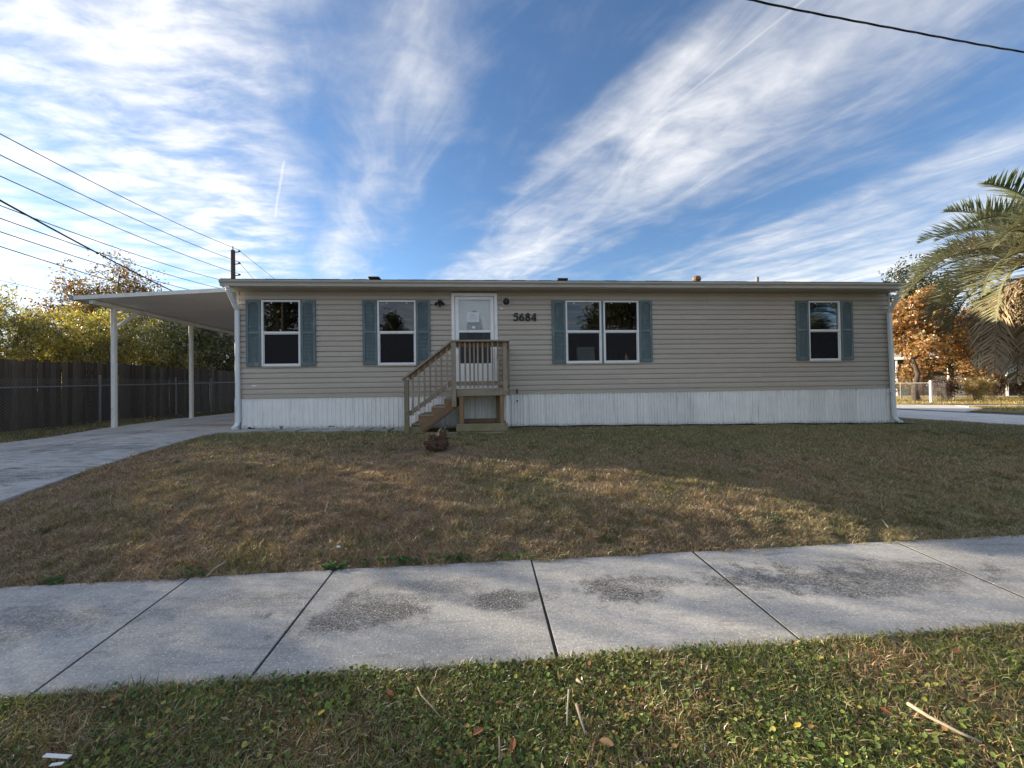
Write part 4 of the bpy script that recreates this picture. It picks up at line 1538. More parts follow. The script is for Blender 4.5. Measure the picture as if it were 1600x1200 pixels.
near_e = [(11.0, 14.0), (11.10, 12.0), (11.25, 11.18), (11.55, 9.96), (11.85, 8.94), (12.2, 7.5)]
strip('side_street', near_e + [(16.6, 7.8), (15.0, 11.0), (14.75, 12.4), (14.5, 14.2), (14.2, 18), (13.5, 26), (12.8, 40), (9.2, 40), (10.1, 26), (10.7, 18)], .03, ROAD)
strip('street_gutter', [(15.0, 11.0), (14.75, 12.4), (14.5, 14.2), (14.2, 18), (14.8, 18), (15.1, 14.3), (15.3, 12.5), (15.6, 11.0), (17.2, 7.8), (16.6, 7.8)], .026, ASPH)
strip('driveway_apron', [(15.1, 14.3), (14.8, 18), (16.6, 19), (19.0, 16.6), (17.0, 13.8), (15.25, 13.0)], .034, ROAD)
strip('verge_strip', [(15.35, 12.9), (17.0, 13.75), (18.6, 15.6), (24, 14.2), (22, 9), (16.4, 9), (15.6, 11.0)], .06, DRY)
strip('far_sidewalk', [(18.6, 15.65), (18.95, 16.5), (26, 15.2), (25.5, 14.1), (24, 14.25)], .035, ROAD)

# near street behind the camera
strip('front_street', [(-60, -12.5), (60, -2.8), (60, 5.0), (40, 3.3), (-40, -3.1), (-60, -4.7)], .02, cmat_concrete('asphalt', (.07, .07, .072), [], .3))

WF = mat('neighbour_fence_steel', (.25, .25, .245), .5, .1)
f2 = Thing('chain_link_fence', 'low pale chain link fence around the yard across the side street', 'fence', (20.6, 18.9, zt1(20.6, 18.9)), False)


def zb2(p): return zt1(p.x, p.y)


chain_link(f2, [(20.6, 18.9, 0), (31, 25, 0)], zb2, 1.0, [[0, 4.0, 8.0, 12.0]], material=WF, cell=.10, wire=.0018)
chain_link(f2, [(24.3, 25.5, 0), (20.6, 18.9, 0)], zb2, 1.0, [[.1, 3.8]], material=WF, cell=.10, wire=.0018)
f2.add('corner_post', MB().tube([(20.6, 18.9, .4), (20.6, 18.9, 1.5)], .055, 10).lathe([(.06, 0), (.06, .04), (.02, .07)], (20.6, 18.9, 1.5), 10), mat('white_post', (.75, .75, .74), .5))

NW1 = mat('neighbour_green_wall', (.075, .095, .09), .7, .15, 3.)
NW2 = mat('neighbour_blue_wall', (.06, .075, .095), .7, .15, 3.)


def neighbour(label, x0, y0, ang, Lh, Dh, H, wallm, porch):
    z = zt1(x0, y0)
    th = Thing('neighbour_house', label, 'house', (0, 0, 0), False)
    th.e.location = (x0, y0, z); th.e.rotation_euler = (0, 0, ang)
    wm = MB().box(0, Lh, 0, Dh, -.1, H)
    for k in range(int(H / .2)):
        wm.prism_x([(0, k * .2), (-.025, k * .2), (-.002, k * .2 + .195), (0, k * .2 + .195)], 0, Lh)
    th.add('wall', wm, wallm)
    th.add('roof', MB().prism_x([(-1.3, H + .02), (-1.3, H + .12), (Dh / 2, H + .75), (Dh + .5, H + .12), (Dh + .5, H + .02)], -.4, Lh + .4), mat('pale_roof', (.42, .42, .42), .7, .1))
    th.add('fascia', MB().box(-.42, Lh + .42, -1.34, -1.302, H - .02, H + .17), WHITE)
    for k in range(3):
        u = Lh * (k + .5) / 3
        if k == porch:
            th.add('door', MB().box(u - .45, u + .45, -.05, -.028, .1, 2.1), mat('brown_door', (.10, .06, .04), .5))
            continue
        mb = MB(); ring(mb, u - .6, u + .6, .9, 2.0, .06, -.07, .0)
        fr = th.add('window', mb, WHITE)
        th.add('pane', MB().box(u - .55, u + .55, -.04, -.03, .95, 1.95), mat('far_glass', (.02, .025, .03), .08, .1, spec=.6), parent=fr)
    for u in np.arange(.2, Lh + .1, (Lh - .4) / 3):
        th.add('porch_post', MB().box(u - .05, u + .05, -1.25, -1.15, 0, H + .02, .01), WHITE)
    th.add('porch_floor', MB().box(-.2, Lh + .2, -1.3, -.03, -.1, .12), mat('porch_concrete', (.35, .35, .33), .9))
    return th


neighbour('dark green house with white porch posts seen right of the home corner', 25.2, 29.0, math.radians(-38), 7.6, 6, 2.62, NW1, 1)
neighbour('dark blue house with white roof edge behind the palm', 35.5, 26.6, math.radians(-38), 9, 6, 2.75, NW2, 1)

ORG = [(.40, .20, .07), (.47, .27, .09), (.33, .16, .065), (.50, .33, .12), (.24, .15, .06), (.10, .10, .035)]
ORW = (.21, .22, .14, .12, .12, .19)
tree('maple_tree', 'round orange leaved tree beside the right corner of the home', 'tree', 21.9, 20.8, zt1(21, 20), 5.4, 2.25, .15, ORG, 15000, (.17, .12), 61, ORW, low=.5, nl=15, sig=.17)
tree('maple_tree', 'broad orange tree partly behind the palm fronds', 'tree', 25.8, 22.6, zt1(25, 22), 4.9, 2.7, .15, ORG, 15000, (.17, .12), 62, ORW, low=.30, nl=15, sig=.17)
tree('maple_tree', 'rusty gold tree low behind the hanging palm fronds', 'tree', 30.6, 23.8, zt1(30, 24), 4.6, 2.6, .14, ORG + [(.14, .11, .03)] * 2, 11000, (.17, .12), 63, None, low=.12, nl=14, sig=.22)
tree('evergreen_oak', 'dark evergreen oak rising behind the orange trees', 'tree', 33.0, 31.5, zt1(33, 30), 9.6, 3.6, .25, GRN, 16000, (.20, .12), 64, None, low=.25, nl=14, sig=.24)
tree('evergreen_oak', 'low dark evergreen between the neighbouring houses', 'tree', 29.5, 33.5, zt1(29, 33), 6.0, 3.2, .2, GRN, 12000, (.20, .12), 67, None, low=.1, nl=13, sig=.26)
tree('evergreen_oak', 'dark oak further along the back of the neighbouring yards', 'tree', 44, 33, zt1(40, 30), 9, 4.2, .25, GRN, 14000, (.22, .13), 65, None, low=.2, nl=14, sig=.24)
tree('evergreen_oak', 'dark oak standing past the blue house', 'tree', 52, 30, zt1(40, 30), 8, 4.2, .25, GRN, 12000, (.22, .13), 66, None, low=.2, nl=14, sig=.24)


def shrub(label, x, y, h, sp, pal, n, seed, leaf=(.12, .06), name='garden_shrub', group=None):
    rng = np.random.default_rng(seed)
    z = zt1(x, y)
    th = Thing(name, label, 'shrub', (x, y, z), False, group)
    mb = MB(); pts = []
    for k in range(16):
        an = rng.uniform(0, 6.28); r_ = sp * rng.uniform(.2, 1)
        e_ = np.array([x + math.cos(an) * r_, y + math.sin(an) * r_, z + h * rng.uniform(.6, 1.05)])
        b = np.array([x + rng.normal(0, .08), y + rng.normal(0, .08), z - .05])
        mid = (b + e_) / 2 + np.array([0, 0, h * .15])
        mb.tube([b, mid, e_], [.014, .010, .004], 4, False)
        for t in (.4, .6, .8, 1): pts.append(mid + (e_ - mid) * t if t > .5 else b + (mid - b) * (t + .4))
    th.add('stems', mb, BARK)
    pts = np.array(pts)
    i = rng.integers(0, len(pts), n)
    ctr = pts[i] + rng.normal(0, .12 * sp + .03, (n, 3))
    ctr[:, 2] = np.maximum(ctr[:, 2], z + .02)
    Vt, Ft, Ct = leaf_quads(ctr, rand_dirs(n, rng, .3), rand_dirs(n, rng, .5), leaf[0] * rng.uniform(.6, 1.4, n), leaf[1] * rng.uniform(.6, 1.3, n), pick_cols(rng, n, pal))
    th.add('foliage', None, LEAF, mesh=np_mesh('foliage', Vt - np.array([x, y, z]), Ft, Ct))


RED = [(.16, .06, .04), (.10, .05, .035), (.22, .09, .05), (.06, .05, .02)]
TAN = [(.42, .30, .12), (.35, .26, .10), (.5, .38, .17), (.2, .17, .06)]
for i, (lb, x, y, h, sp, pal, n, lf) in enumerate((
        ('low reddish brown shrub left of the white corner post', 19.9, 20.4, 1.0, .7, RED + TAN[:1], 1400, (.10, .06)),
        ('dark purple brown shrub in front of the second orange tree', 23.2, 20.6, 1.1, .8, RED, 1700, (.10, .06)),
        ('pale yellow ornamental grass tuft at the low fence', 24.2, 20.0, 1.05, .6, TAN, 1600, (.40, .015)),
        ('tan grassy clump farther along the low fence', 26.2, 21.6, 1.1, .6, TAN + RED[:1], 1500, (.36, .016)),
        ('reddish shrub near the end of the low fence', 28.4, 22.7, 1.2, .8, RED, 1600, (.11, .06)),
        ('dark red shrub past the low fence line post', 30.6, 24.0, 1.2, .8, RED + GRN[:2], 1600, (.11, .06)))):
    shrub(lb, x, y, h, sp, pal, n, 70 + i, lf, group='shrubs along the low fence')
strip('far_yard', [(16.6, 19.2), (19.05, 16.7), (26, 15.3), (34, 20), (36, 27), (26, 30), (16, 30)], .045, LIT)

# far tree masses that close the view at the horizon
def woodland(name, pts, hmin, hmax, n, seed):
    rng = np.random.default_rng(seed)
    pts = np.array(pts, float)
    seg = rng.integers(0, len(pts) - 1, n); t = rng.random(n)[:, None]
    c = pts[seg] + (pts[seg + 1] - pts[seg]) * t
    hh = hmin + (hmax - hmin) * fbm(c[:, 0], c[:, 1], .12, seed)
    zz = .4 + hh * rng.random(n) ** .75
    ctr = np.stack([c[:, 0] + rng.normal(0, 2.0, n), c[:, 1] + rng.normal(0, 2.0, n), zz + rng.normal(0, .3, n)], 1)
    Vt, Ft, Ct = leaf_quads(ctr, rand_dirs(n, rng), rand_dirs(n, rng, .4), rng.uniform(.3, .8, n), rng.uniform(.2, .5, n), pick_cols(rng, n, GRN + YEL[2:] + BRN[1:3], None))
    tag(link_mesh(name, np_mesh(name, Vt, Ft, Ct), LEAF), 'band of far trees along the horizon', 'trees', None, 'stuff')


woodland('far_trees', [(-70, 30), (-60, 60), (-30, 75), (0, 80), (40, 70), (70, 45), (85, 20)], 3.5, 8, 30000, 81)

# ---------------------------------------------------------------- across the street (seen mirrored in the windows)
tree('street_tree', 'large round evergreen across the street mirrored in the double window', 'tree', 15.2, -17.0, 0, 10.6, 4.6, .30, GRN, 20000, (.28, .17), 91, low=.18, nl=16, sig=.24, group=None)
tree('street_tree', 'airy tree across the street mirrored in the first window', 'tree', -14.9, -15.5, 0, 9.3, 3.0, .2, GRN, 9000, (.24, .14), 92, low=.3, nl=14, sig=.22)
tree('street_tree', 'smaller tree across the street mirrored beside the door', 'tree', -7.0, -18.5, 0, 8.0, 2.6, .2, GRN, 8000, (.24, .14), 93, low=.3, nl=12, sig=.2)

POLE = mat('utility_pole_wood', (.085, .07, .06), .9, .4, 3., (6, 6, .5))
up = Thing('utility_pole', 'wooden utility pole across the street mirrored in the first window', 'utility pole', (-13.45, -11.6, 0), False)
up.add('pole', MB().tube([(-13.45, -11.6, -.2), (-13.45, -11.6, 11)], [.19, .14], 12), POLE)
up.add('crossarm', MB().box(-14.4, -12.5, -11.82, -11.72, 9.6, 9.72), POLE)

# ================================================================== POLE AND WIRES, left
PX, PY = -25.35, 35.0
pole = Thing('utility_pole', 'distant utility pole with three stub arms rising behind the carport', 'utility pole', (PX, PY, .6), False)
pole.add('pole', MB().tube([(PX, PY, .2), (PX, PY, 14.45)], [.24, .17], 12), POLE)
pole.add('pole_cap', MB().tube([(PX, PY, 14.45), (PX, PY, 14.85)], [.05, .03], 8), DARK)
INS = mat('insulator', (.10, .08, .08), .5)
for zz in (14.25, 13.15, 12.1):
    pole.add('stub_arm', MB().tube([(PX + .1, PY - .02, zz), (PX + .62, PY - .05, zz + .04)], .045, 8).lathe([(.05, 0), (.11, .05), (.11, .1), (.05, .16)], (PX + .62, PY - .05, zz + .02), 10), INS)
WIRE = mat('wire_black', (.02, .02, .022), .5)
CABL = mat('cable_black', (.012, .012, .013), .5)


def wire(label, p, q, ext, r, sag=.0, name='power_line', group='power lines left of the home', material=None, twist=0., ext0=0.):
    """cable from p through q and on by ext lengths"""
    p, q = Vector(p), Vector(q)
    pts = []
    N = 28
    for k in range(N + 1):
        t = -ext0 + (1 + ext + ext0) * k / N
        v = p + (q - p) * t
        v.z -= sag * 4 * t * (1 - t)
        pts.append(v)
    me = MB().tube(pts, r, 6).mesh(name, tuple(p), True)
    if twist:
        mb = MB()
        for ph in (0, 2.1, 4.2):
            PP = []
            Ln = (q - p).length * (1 + ext + ext0)
            M_ = int(Ln / .09)
            for k in range(M_ + 1):
                t = -ext0 + (1 + ext + ext0) * k / M_
                v = p + (q - p) * t
                v.z -= sag * 4 * t * (1 - t)
                a_ = ph + k * .42
                v += Vector((0, math.cos(a_), math.sin(a_))) * twist
                v.z += .012 * math.sin(k * .11 + 1)
                PP.append(v)
            mb.tube(PP, r, 5)
        me = mb.mesh(name, tuple(p), True)
    o = link_mesh(name, me, material or WIRE, None, tuple(p))
    tag(o, label, 'cable', group)


def ray_at(x, y, D):
    d = _f * 600 + _r * (x - 800) + _u * (600 - y)
    return EYE + d * (D / d.y)


A0 = [(209, 387, 'topmost power line reaching the pole cap', 14.3), (242, 405, 'second power line down reaching the middle stub arm', 13.2), (275, 423, 'third power line down reaching the lowest stub arm', 12.1),
      (321, 442, 'fourth power line down passing behind the carport roof', 0), (341, 455, 'fifth power line down passing behind the carport roof', 0), (362, 468, 'sixth power line down passing behind the oak', 0), (385, 486, 'seventh power line down sloping into the yellow bamboo', 0)]
# measured positions on the poles (metres), all wires share the two pole lines
for (y0, y1, lb, zz) in A0:
    q = ray_at(0, y0, 15.4)
    if zz:
        p = Vector((PX + .62, PY - .05, zz + .15))
    else:
        p = ray_at(364, y1, 35.0)
    wire(lb, p, q, 1.0, .020, .25)
for y0, lb, zz in ((435, 'power line running on from the top stub arm over the roof', 14.4), (452, 'power line running on from the middle stub arm over the roof', 13.3)):
    p = Vector((PX + .62, PY - .05, zz))
    wire(lb, p, ray_at(428 if y0 == 435 else 410, y0, 47), .8, .02, 0)
wire('thick black service cable crossing the thinner lines at a steep slope', ray_at(270, 455, 17), ray_at(0, 313, 9.5), .8, .024, .05, ext0=.5, material=CABL)
wire('faint low line at the picture edge over the bare bamboo', ray_at(79, 456, 22), ray_at(0, 438, 18), .8, .012, 0, ext0=1.2)
wire('twisted black overhead cable crossing the upper right sky', ray_at(1185, 1, 5.0), ray_at(1600, 80, 5.84), .8, .0062, .04, name='overhead_cable', group=None, material=CABL, twist=.0075, ext0=.7)

# ================================================================== PALM
PTX, PTY = 9.50, 6.45
PTZ = zt1(PTX, PTY)
palm = Thing('pindo_palm', 'grey green feather palm with drooping dead tan fronds at the right edge', 'palm tree', (PTX, PTY, PTZ), False)
HB = PTZ + 3.15
tk = MB().tube([(PTX, PTY, PTZ - .1), (PTX + .03, PTY, PTZ + .8), (PTX - .02, PTY, PTZ + 1.8), (PTX, PTY, HB)], [.30, .25, .26, .22], 14)
for k in range(90):
    t = random.uniform(.1, 1.); an = k * 2.4
    z = PTZ + .15 + 2.5 * t
    r_ = .25
    c_, s_ = math.cos(an), math.sin(an)
    tk.bar((PTX + c_ * r_ * .9, PTY + s_ * r_ * .9, z), (PTX + c_ * (r_ + .10), PTY + s_ * (r_ + .10), z + .14), .09, .03, c=.004)
palm.add('trunk', tk, mat('palm_trunk', (.11, .085, .065), .95, .5, 7., fine=.4))
RACH = mat('palm_stalk', (.17, .17, .08), .6, .2)
RACHD = mat('dead_palm_stalk', (.25, .18, .11), .8, .25)
PG = np.array([(.095, .15, .065), (.125, .18, .08), (.16, .195, .095), (.075, .11, .055)])
PD = np.array([(.38, .29, .19), (.45, .36, .245), (.32, .24, .155), (.27, .21, .14)])


def frond(an, el, Ln, curl, dead, seed):
    rng = np.random.default_rng(seed)
    N = 26
    P = []
    p = np.array([math.cos(an) * .12, math.sin(an) * .12, 0.])
    e_ = el
    side = np.array([-math.sin(an), math.cos(an), 0])
    sway = rng.normal(0, .25)
    st = Ln / N
    for k in range(N + 1):
        P.append(p.copy())
        t = k / N
        h_ = np.array([math.cos(an + sway * t), math.sin(an + sway * t), 0])
        p = p + (h_ * math.cos(e_) + np.array([0, 0, math.sin(e_)])) * st
        e_ = max(e_ - curl / N * (1 + .9 * t), -1.5)
    P = np.array(P)
    mb = MB().tube([tuple(q) for q in P], [.022 * (1 - .85 * k / N) + .002 for k in range(N + 1)], 5)
    Vs, Cs, Fs = [], [], []
    nl_ = 86
    pal = PD if dead > .5 else PG
    for k in range(nl_):
        t = .14 + .86 * (k + .5) / nl_
        i = min(int(t * N), N - 1); f_ = t * N - i
        q = P[i] + (P[i + 1] - P[i]) * f_
        tg = P[i + 1] - P[i]; tg = tg / np.linalg.norm(tg)
        upv = np.cross(np.cross(tg, [0, 0, 1.]), tg)
        nu_ = np.linalg.norm(upv)
        upv = upv / nu_ if nu_ > .05 else -np.array([math.cos(an), math.sin(an), 0])
        sd__ = np.cross(tg, upv)
        ll = .62 * (math.sin(math.pi * min(1, .16 + t * .86)) ** .6) * rng.uniform(.8, 1.1) * (Ln / 2.2)
        for s_ in (-1, 1):
            if dead > .5 and rng.random() < .18: continue
            d = tg * rng.uniform(.5, .8) + sd__ * s_ * .75 + upv * (.50 if dead < .5 else .1) + rng.normal(0, .10, 3)
            d /= np.linalg.norm(d)
            m_ = q + d * ll * .55
            dr_ = (.16 if dead < .5 else .55)
            d2 = d + np.array([0, 0, -dr_ * rng.uniform(.6, 1.5)])
            d2 /= np.linalg.norm(d2)
            e2 = m_ + d2 * ll * .5
            wd = .0115 * rng.uniform(.8, 1.2)
            wv = np.cross(d, upv); wv = wv / (np.linalg.norm(wv) + 1e-9) * wd
            b = len(Vs)
            Vs += [q - wv * .6, q + wv * .6, m_ + wv, m_ - wv, e2]
            Fs.append((b, b + 1, b + 2, b + 3)); Fs.append((b + 3, b + 2, b + 4, b + 4))
            c_ = pal[rng.integers(0, 4)] * rng.uniform(.75, 1.25)
            if dead < .5:
                tip = c_ * .6 + np.array([.26, .21, .12]) * .4 * rng.uniform(.5, 1.1)
                c_ = c_ * (1 - dead) + PD[0] * dead
            else:
                tip = c_ * 1.1
            Cs += [c_, c_, c_, c_, tip]
    quads = np.array([f for f in Fs if f[2] != f[3]]); tris = np.array([f[:3] for f in Fs if f[2] == f[3]])
    lm = np_mesh('leaflets', np.array(Vs), [quads, tris], np.clip(np.array(Cs), .01, .9))
    return mb, lm


k = 0
rg = np.random.default_rng(5)
specs = []
for i in range(19): specs.append((i * 2.4 + rg.normal(0, .15), rg.uniform(.95, 1.35), rg.uniform(1.75, 2.15), rg.uniform(.7, 1.25), 0.))
for i in range(24): specs.append((i * 2.4 + 1. + rg.normal(0, .15), rg.uniform(.45, .95), rg.uniform(1.9, 2.25), rg.uniform(.8, 1.4), rg.uniform(0, .3)))
for i in range(14): specs.append((i * 2.4 + 2. + rg.normal(0, .15), rg.uniform(.0, .45), rg.uniform(1.9, 2.3), rg.uniform(1.0, 1.7), rg.uniform(.1, .35)))
for i in range(26): specs.append((i * 2.4 + .5 + rg.normal(0, .2), rg.uniform(-.6, .08), rg.uniform(1.8, 2.3), rg.uniform(1.1, 1.9), 1.))
for i, (an, el, Ln, cu, dd) in enumerate(specs):
    sk, lm = frond(an, el, Ln, cu, dd, 300 + i)
    fo = palm.addc('frond', sk, RACHD if dd > .5 else RACH, (PTX, PTY, HB + (.0 if dd > .5 else .12)), smooth=True, label='dead drooping tan frond' if dd > .5 else None)
    lo = link_mesh('leaflets', lm, PALMLEAF, fo)
    lo['kind'] = 'stuff'

# ================================================================== LAWN, VERGE
def blades(x, y, h, wdt, col, lean, seed, segs=1, z0=None):
    rng = np.random.default_rng(seed)
    n = len(x)
    z = zt(x, y) if z0 is None else z0
    an = rng.uniform(0, 2 * math.pi, n); la = rng.uniform(0, 2 * math.pi, n)
    wx, wy = np.cos(an) * wdt * .5, np.sin(an) * wdt * .5
    lx, ly = np.cos(la) * h * lean, np.sin(la) * h * lean
    hv = h * np.sqrt(np.clip(1 - lean ** 2 * .8, .05, 1))
    B = np.stack([x, y, z - .004], 1)
    Wv = np.stack([wx, wy, np.zeros(n)], 1)
    T = B + np.stack([lx, ly, hv], 1)
    if segs == 1:
        Vt = np.stack([B - Wv, B + Wv, T], 1).reshape(-1, 3)
        return Vt, [np.arange(n * 3).reshape(n, 3)], np.repeat(col, 3, axis=0)
    Md = B + np.stack([lx * .35, ly * .35, hv * .62], 1)
    T2 = B + np.stack([lx * 1.15, ly * 1.15, hv * .93], 1)
    Vt = np.stack([B - Wv, B + Wv, Md + Wv * .8, Md - Wv * .8, T2], 1).reshape(-1, 3)
    b = np.arange(n)[:, None] * 5
    return Vt, [b + np.array([0, 1, 2, 3]), b + np.array([3, 2, 4])], np.repeat(col, 5, axis=0)


def on_lawn(x, y):
    u = (x - HO.x) * E1.x + (y - HO.y) * E1.y
    w = (x - HO.x) * E2.x + (y - HO.y) * E2.y
    ok = (y > SWF(x) - .012 + .02 * (vnoise(x * 9, y * 0, 77) - .6) - .03 * (vnoise(x * 3.1, y * 0, 78) > .62))
    er = np.where(w > -.7, .03 + .16 * np.minimum(1, (w + .7) / .4), .03)
    drive = (u < er - .01) & (u > np.interp(w, [-7.5, -5, -1, 1.7, 4, 16], [-3.3, -3.4, -3.72, -4.27, -4.36, -4.4]))
    hs = (u > .0) & (u < LEN + .02) & (w > -.07)
    pav = (u > .08) & (u < 3.95) & (w > -.60) & (w < 0)
    stairs = (u > 3.9) & (u < 5.9) & (w > -1.02)
    road = np.interp(y, [7.5, 8.94, 9.96, 11.18, 12, 14, 30], [12.2, 11.85, 11.55, 11.25, 11.1, 11.0, 10.4])
    return ok & ~drive & ~hs & ~pav & ~stairs & (x < road)


LB = np.array([.385, .265, .185]); LT = np.array([.58, .45, .28]); LG = np.array([.185, .195, .085]); LD = np.array([.22, .15, .10]); LY = np.array([.36, .34, .13])


def lawn_cols(x, y, seed):
    rng = np.random.default_rng(seed)
    n = len(x)
    gr, dry, dirt = lawn_fields(x, y)
    r_ = rng.random(n)
    pg = .06 + .66 * gr
    c = np.where((r_ < pg)[:, None], LG, LB)
    r2 = rng.random(n)
    c = np.where(((r_ >= pg) & (r2 < .10 + .28 * dry))[:, None], LT, c)
    c = np.where(((r_ >= pg) & (r2 > .74))[:, None], LD, c)
    c = np.where(((r_ < pg) & (r2 < .22))[:, None], LY, c)
    c = c * rng.uniform(.7, 1.3, (n, 1)) * (1 + rng.normal(0, .05, (n, 3)))
    return np.clip(c * (1 - .45 * dirt[:, None]), .005, .9)


def scatter_lawn(n, seed, dmin, dmax, hx, wid, segs, powr=1.0, keep=None):
    rng = np.random.default_rng(seed)
    dep = (rng.random(n * 3) * (dmax ** powr - dmin ** powr) + dmin ** powr) ** (1 / powr)
    x = rng.uniform(-1.50, 1.50, n * 3) * dep
    y = dep
    k = on_lawn(x, y) & (fbm(x, y, 5.2, 55, 3) + rng.random(n * 3) * .5 > .55)
    x, y, dep = x[k][:n], y[k][:n], dep[k][:n]
    gr, dry, dirt = lawn_fields(x, y)
    tall = .40 + 1.25 * sm(fbm(x, y, 6.5, 66, 3), .2, .85)
    h = hx * rng.uniform(.55, 1.25, len(x)) * tall * (1 - .6 * dirt)
    edge = np.exp(-((y - SWF(x)) / .05) ** 2)
    lean = np.clip(rng.normal(.74, .18, len(x)), .05, .985)
    return blades(x, y, h, wid * rng.uniform(.7, 1.4, len(x)), lawn_cols(x, y, seed + 1), lean, seed + 2, segs)


def merge(parts):
    Vs, Fs, Cs = [], {}, []
    o = 0
    for V_, F_, C_ in parts:
        Vs.append(V_); Cs.append(C_)
        for f in F_:
            Fs.setdefault(f.shape[1], []).append(f + o)
        o += len(V_)
    return np.concatenate(Vs), [np.concatenate(f) for f in Fs.values()], np.concatenate(Cs)


parts = [scatter_lawn(330000, 201, 2.85, 5.6, .050, .0060, 1, 1.2), scatter_lawn(110000, 204, 2.85, 4.3, .058, .0048, 2, 1.2), scatter_lawn(330000, 207, 5.0, 12.5, .055, .0105, 1, 1.0)]
# lusher tufts and little weeds, as measured along the walk edge and in the lawn
rng = np.random.default_rng(9)
tx, ty, th_, tcx = [], [], [], []
for (cx, cy, sx, sy, n, hh, colr_) in ((-2.42, 3.30, .16, .10, 520, .085, (.22, .21, .06)), (-2.15, 3.23, .10, .07, 380, .08, (.25, .22, .08)), (-2.72, 3.16, .12, .05, 420, .06, (.10, .15, .03)), (-1.42, 3.55, .13, .09, 420, .09, (.19, .19, .05)),
                                        (-1.9, 3.9, .2, .12, 300, .07, (.16, .15, .045)), (.9, 3.9, .5, .3, 1400, .06, (.14, .14, .04)), (1.6, 4.2, .6, .35, 1600, .06, (.13, .15, .04)), (3.2, 4.2, .5, .3, 1000, .065, (.16, .14, .05))):
    tx.append(rng.normal(cx, sx, n)); ty.append(rng.normal(cy, sy, n)); th_.append(hh * rng.uniform(.5, 1.2, n)); tcx.append(np.array(colr_) * rng.uniform(.6, 1.35, (n, 1)))
tx, ty, th_, tcx = map(np.concatenate, (tx, ty, th_, tcx))
for k_ in range(420):                                  # scattered taller tufts
    d_ = rng.uniform(2.9, 8.2); cx = rng.uniform(-1.4, 1.4) * d_; n = int(rng.uniform(30, 110)); s_ = rng.uniform(.02, .06)
    tx = np.append(tx, rng.normal(cx, s_, n)); ty = np.append(ty, rng.normal(d_, s_, n)); th_ = np.append(th_, rng.uniform(.05, .10) * rng.uniform(.5, 1.2, n))
    tcx = np.concatenate([tcx, np.array(((.19, .19, .07), (.42, .32, .17), (.30, .24, .12), (.14, .15, .05))[rng.integers(0, 4)]) * rng.uniform(.6, 1.3, (n, 1))])
kk = on_lawn(tx, ty)
parts.append(blades(tx[kk], ty[kk], th_[kk], np.full(kk.sum(), .005), tcx[kk], np.clip(rng.normal(.6, .2, kk.sum()), .1, .95), 12, 2))
Vt, Ft, Ct = merge(parts)
tag(link_mesh('lawn_grass', np_mesh('lawn_grass', Vt, Ft, Ct), GRASS), 'brown and green mown grass covering the front yard', 'grass', kind='stuff')


# small broad-leaved weeds at the walk edge
def round_leaves(x, y, z, r_, col, tilt, seed):
    rng = np.random.default_rng(seed)
    n = len(x); K = 7
    nrm = rng.normal(0, 1, (n, 3)); nrm[:, 2] = 0
    nrm = nrm / (np.linalg.norm(nrm, axis=1, keepdims=True) + 1e-9) * tilt[:, None]
    nrm[:, 2] = 1
    nrm /= np.linalg.norm(nrm, axis=1, keepdims=True)
    a = np.cross(nrm, rng.normal(0, 1, (n, 3))); a /= np.linalg.norm(a, axis=1, keepdims=True)
    b = np.cross(nrm, a)
    el = rng.uniform(.65, 1.05, n)
    ang = np.linspace(0, 2 * math.pi, K + 1)[:-1] + .35
    rad = np.array([1, .97, 1.03, .96, 1.02, 1, .72])
    c0 = np.stack([x, y, z], 1)
    rim = c0[:, None, :] + r_[:, None, None] * rad[None, :, None] * (np.cos(ang)[None, :, None] * a[:, None, :] + np.sin(ang)[None, :, None] * (b * el[:, None])[:, None, :]) + nrm[:, None, :] * (r_ * .22)[:, None, None]
    Vt = np.concatenate([c0[:, None, :], rim], 1).reshape(-1, 3)
    base = np.arange(n)[:, None] * (K + 1)
    F_ = np.concatenate([base + np.array([0, 1 + k, 1 + (k + 1) % K]) for k in range(K)])
    cc = np.repeat(col, K + 1, axis=0)
    cc.reshape(n, K + 1, 3)[:, 0] *= .82
    return Vt, [F_], cc


wx, wy, ws = [], [], []
for cx, cy, sx, sy, n in ((-3.62, 3.03, .05, .02, 40), (-1.50, 3.20, .055, .025, 60), (-1.28, 3.24, .03, .015, 14), (-.95, 3.28, .12, .022, 90), (-.55, 3.31, .12, .02, 80), (-.1, 3.345, .12, .015, 40), (-2.6, 3.12, .07, .03, 60), (1.0, 3.42, .1, .015, 20)):
    wx.append(rng.normal(cx, sx, n)); wy.append(rng.normal(cy, sy, n))
wx, wy = np.concatenate(wx), np.concatenate(wy)
wc = pick_cols(rng, len(wx), [(.06, .15, .035), (.09, .19, .05), (.05, .11, .03)])
Vt, Ft, Ct = round_leaves(wx, wy, zt(wx, wy) + rng.uniform(.015, .06, len(wx)), rng.uniform(.010, .021, len(wx)), wc, rng.uniform(.1, .9, len(wx)), 31)
tag(link_mesh('walk_edge_weeds', np_mesh('walk_edge_weeds', Vt, Ft, Ct), GRASS), 'small bright green weeds along the lawn edge of the sidewalk', 'weeds', kind='stuff')

# verge in front of the camera
VX0, VX1 = -3.6, 3.6


def verge_pts(n, seed):
    rng = np.random.default_rng(seed)
    x = rng.uniform(VX0, VX1, n)
    y0 = .95
    lim = SWN(x) + .012 + .035 * (vnoise(x * 6, x * 0, 5) - .55) + .02 * (vnoise(x * 23, x * 0, 6) - .5)
    y = y0 + (lim - y0) * rng.random(n)
    return x, y


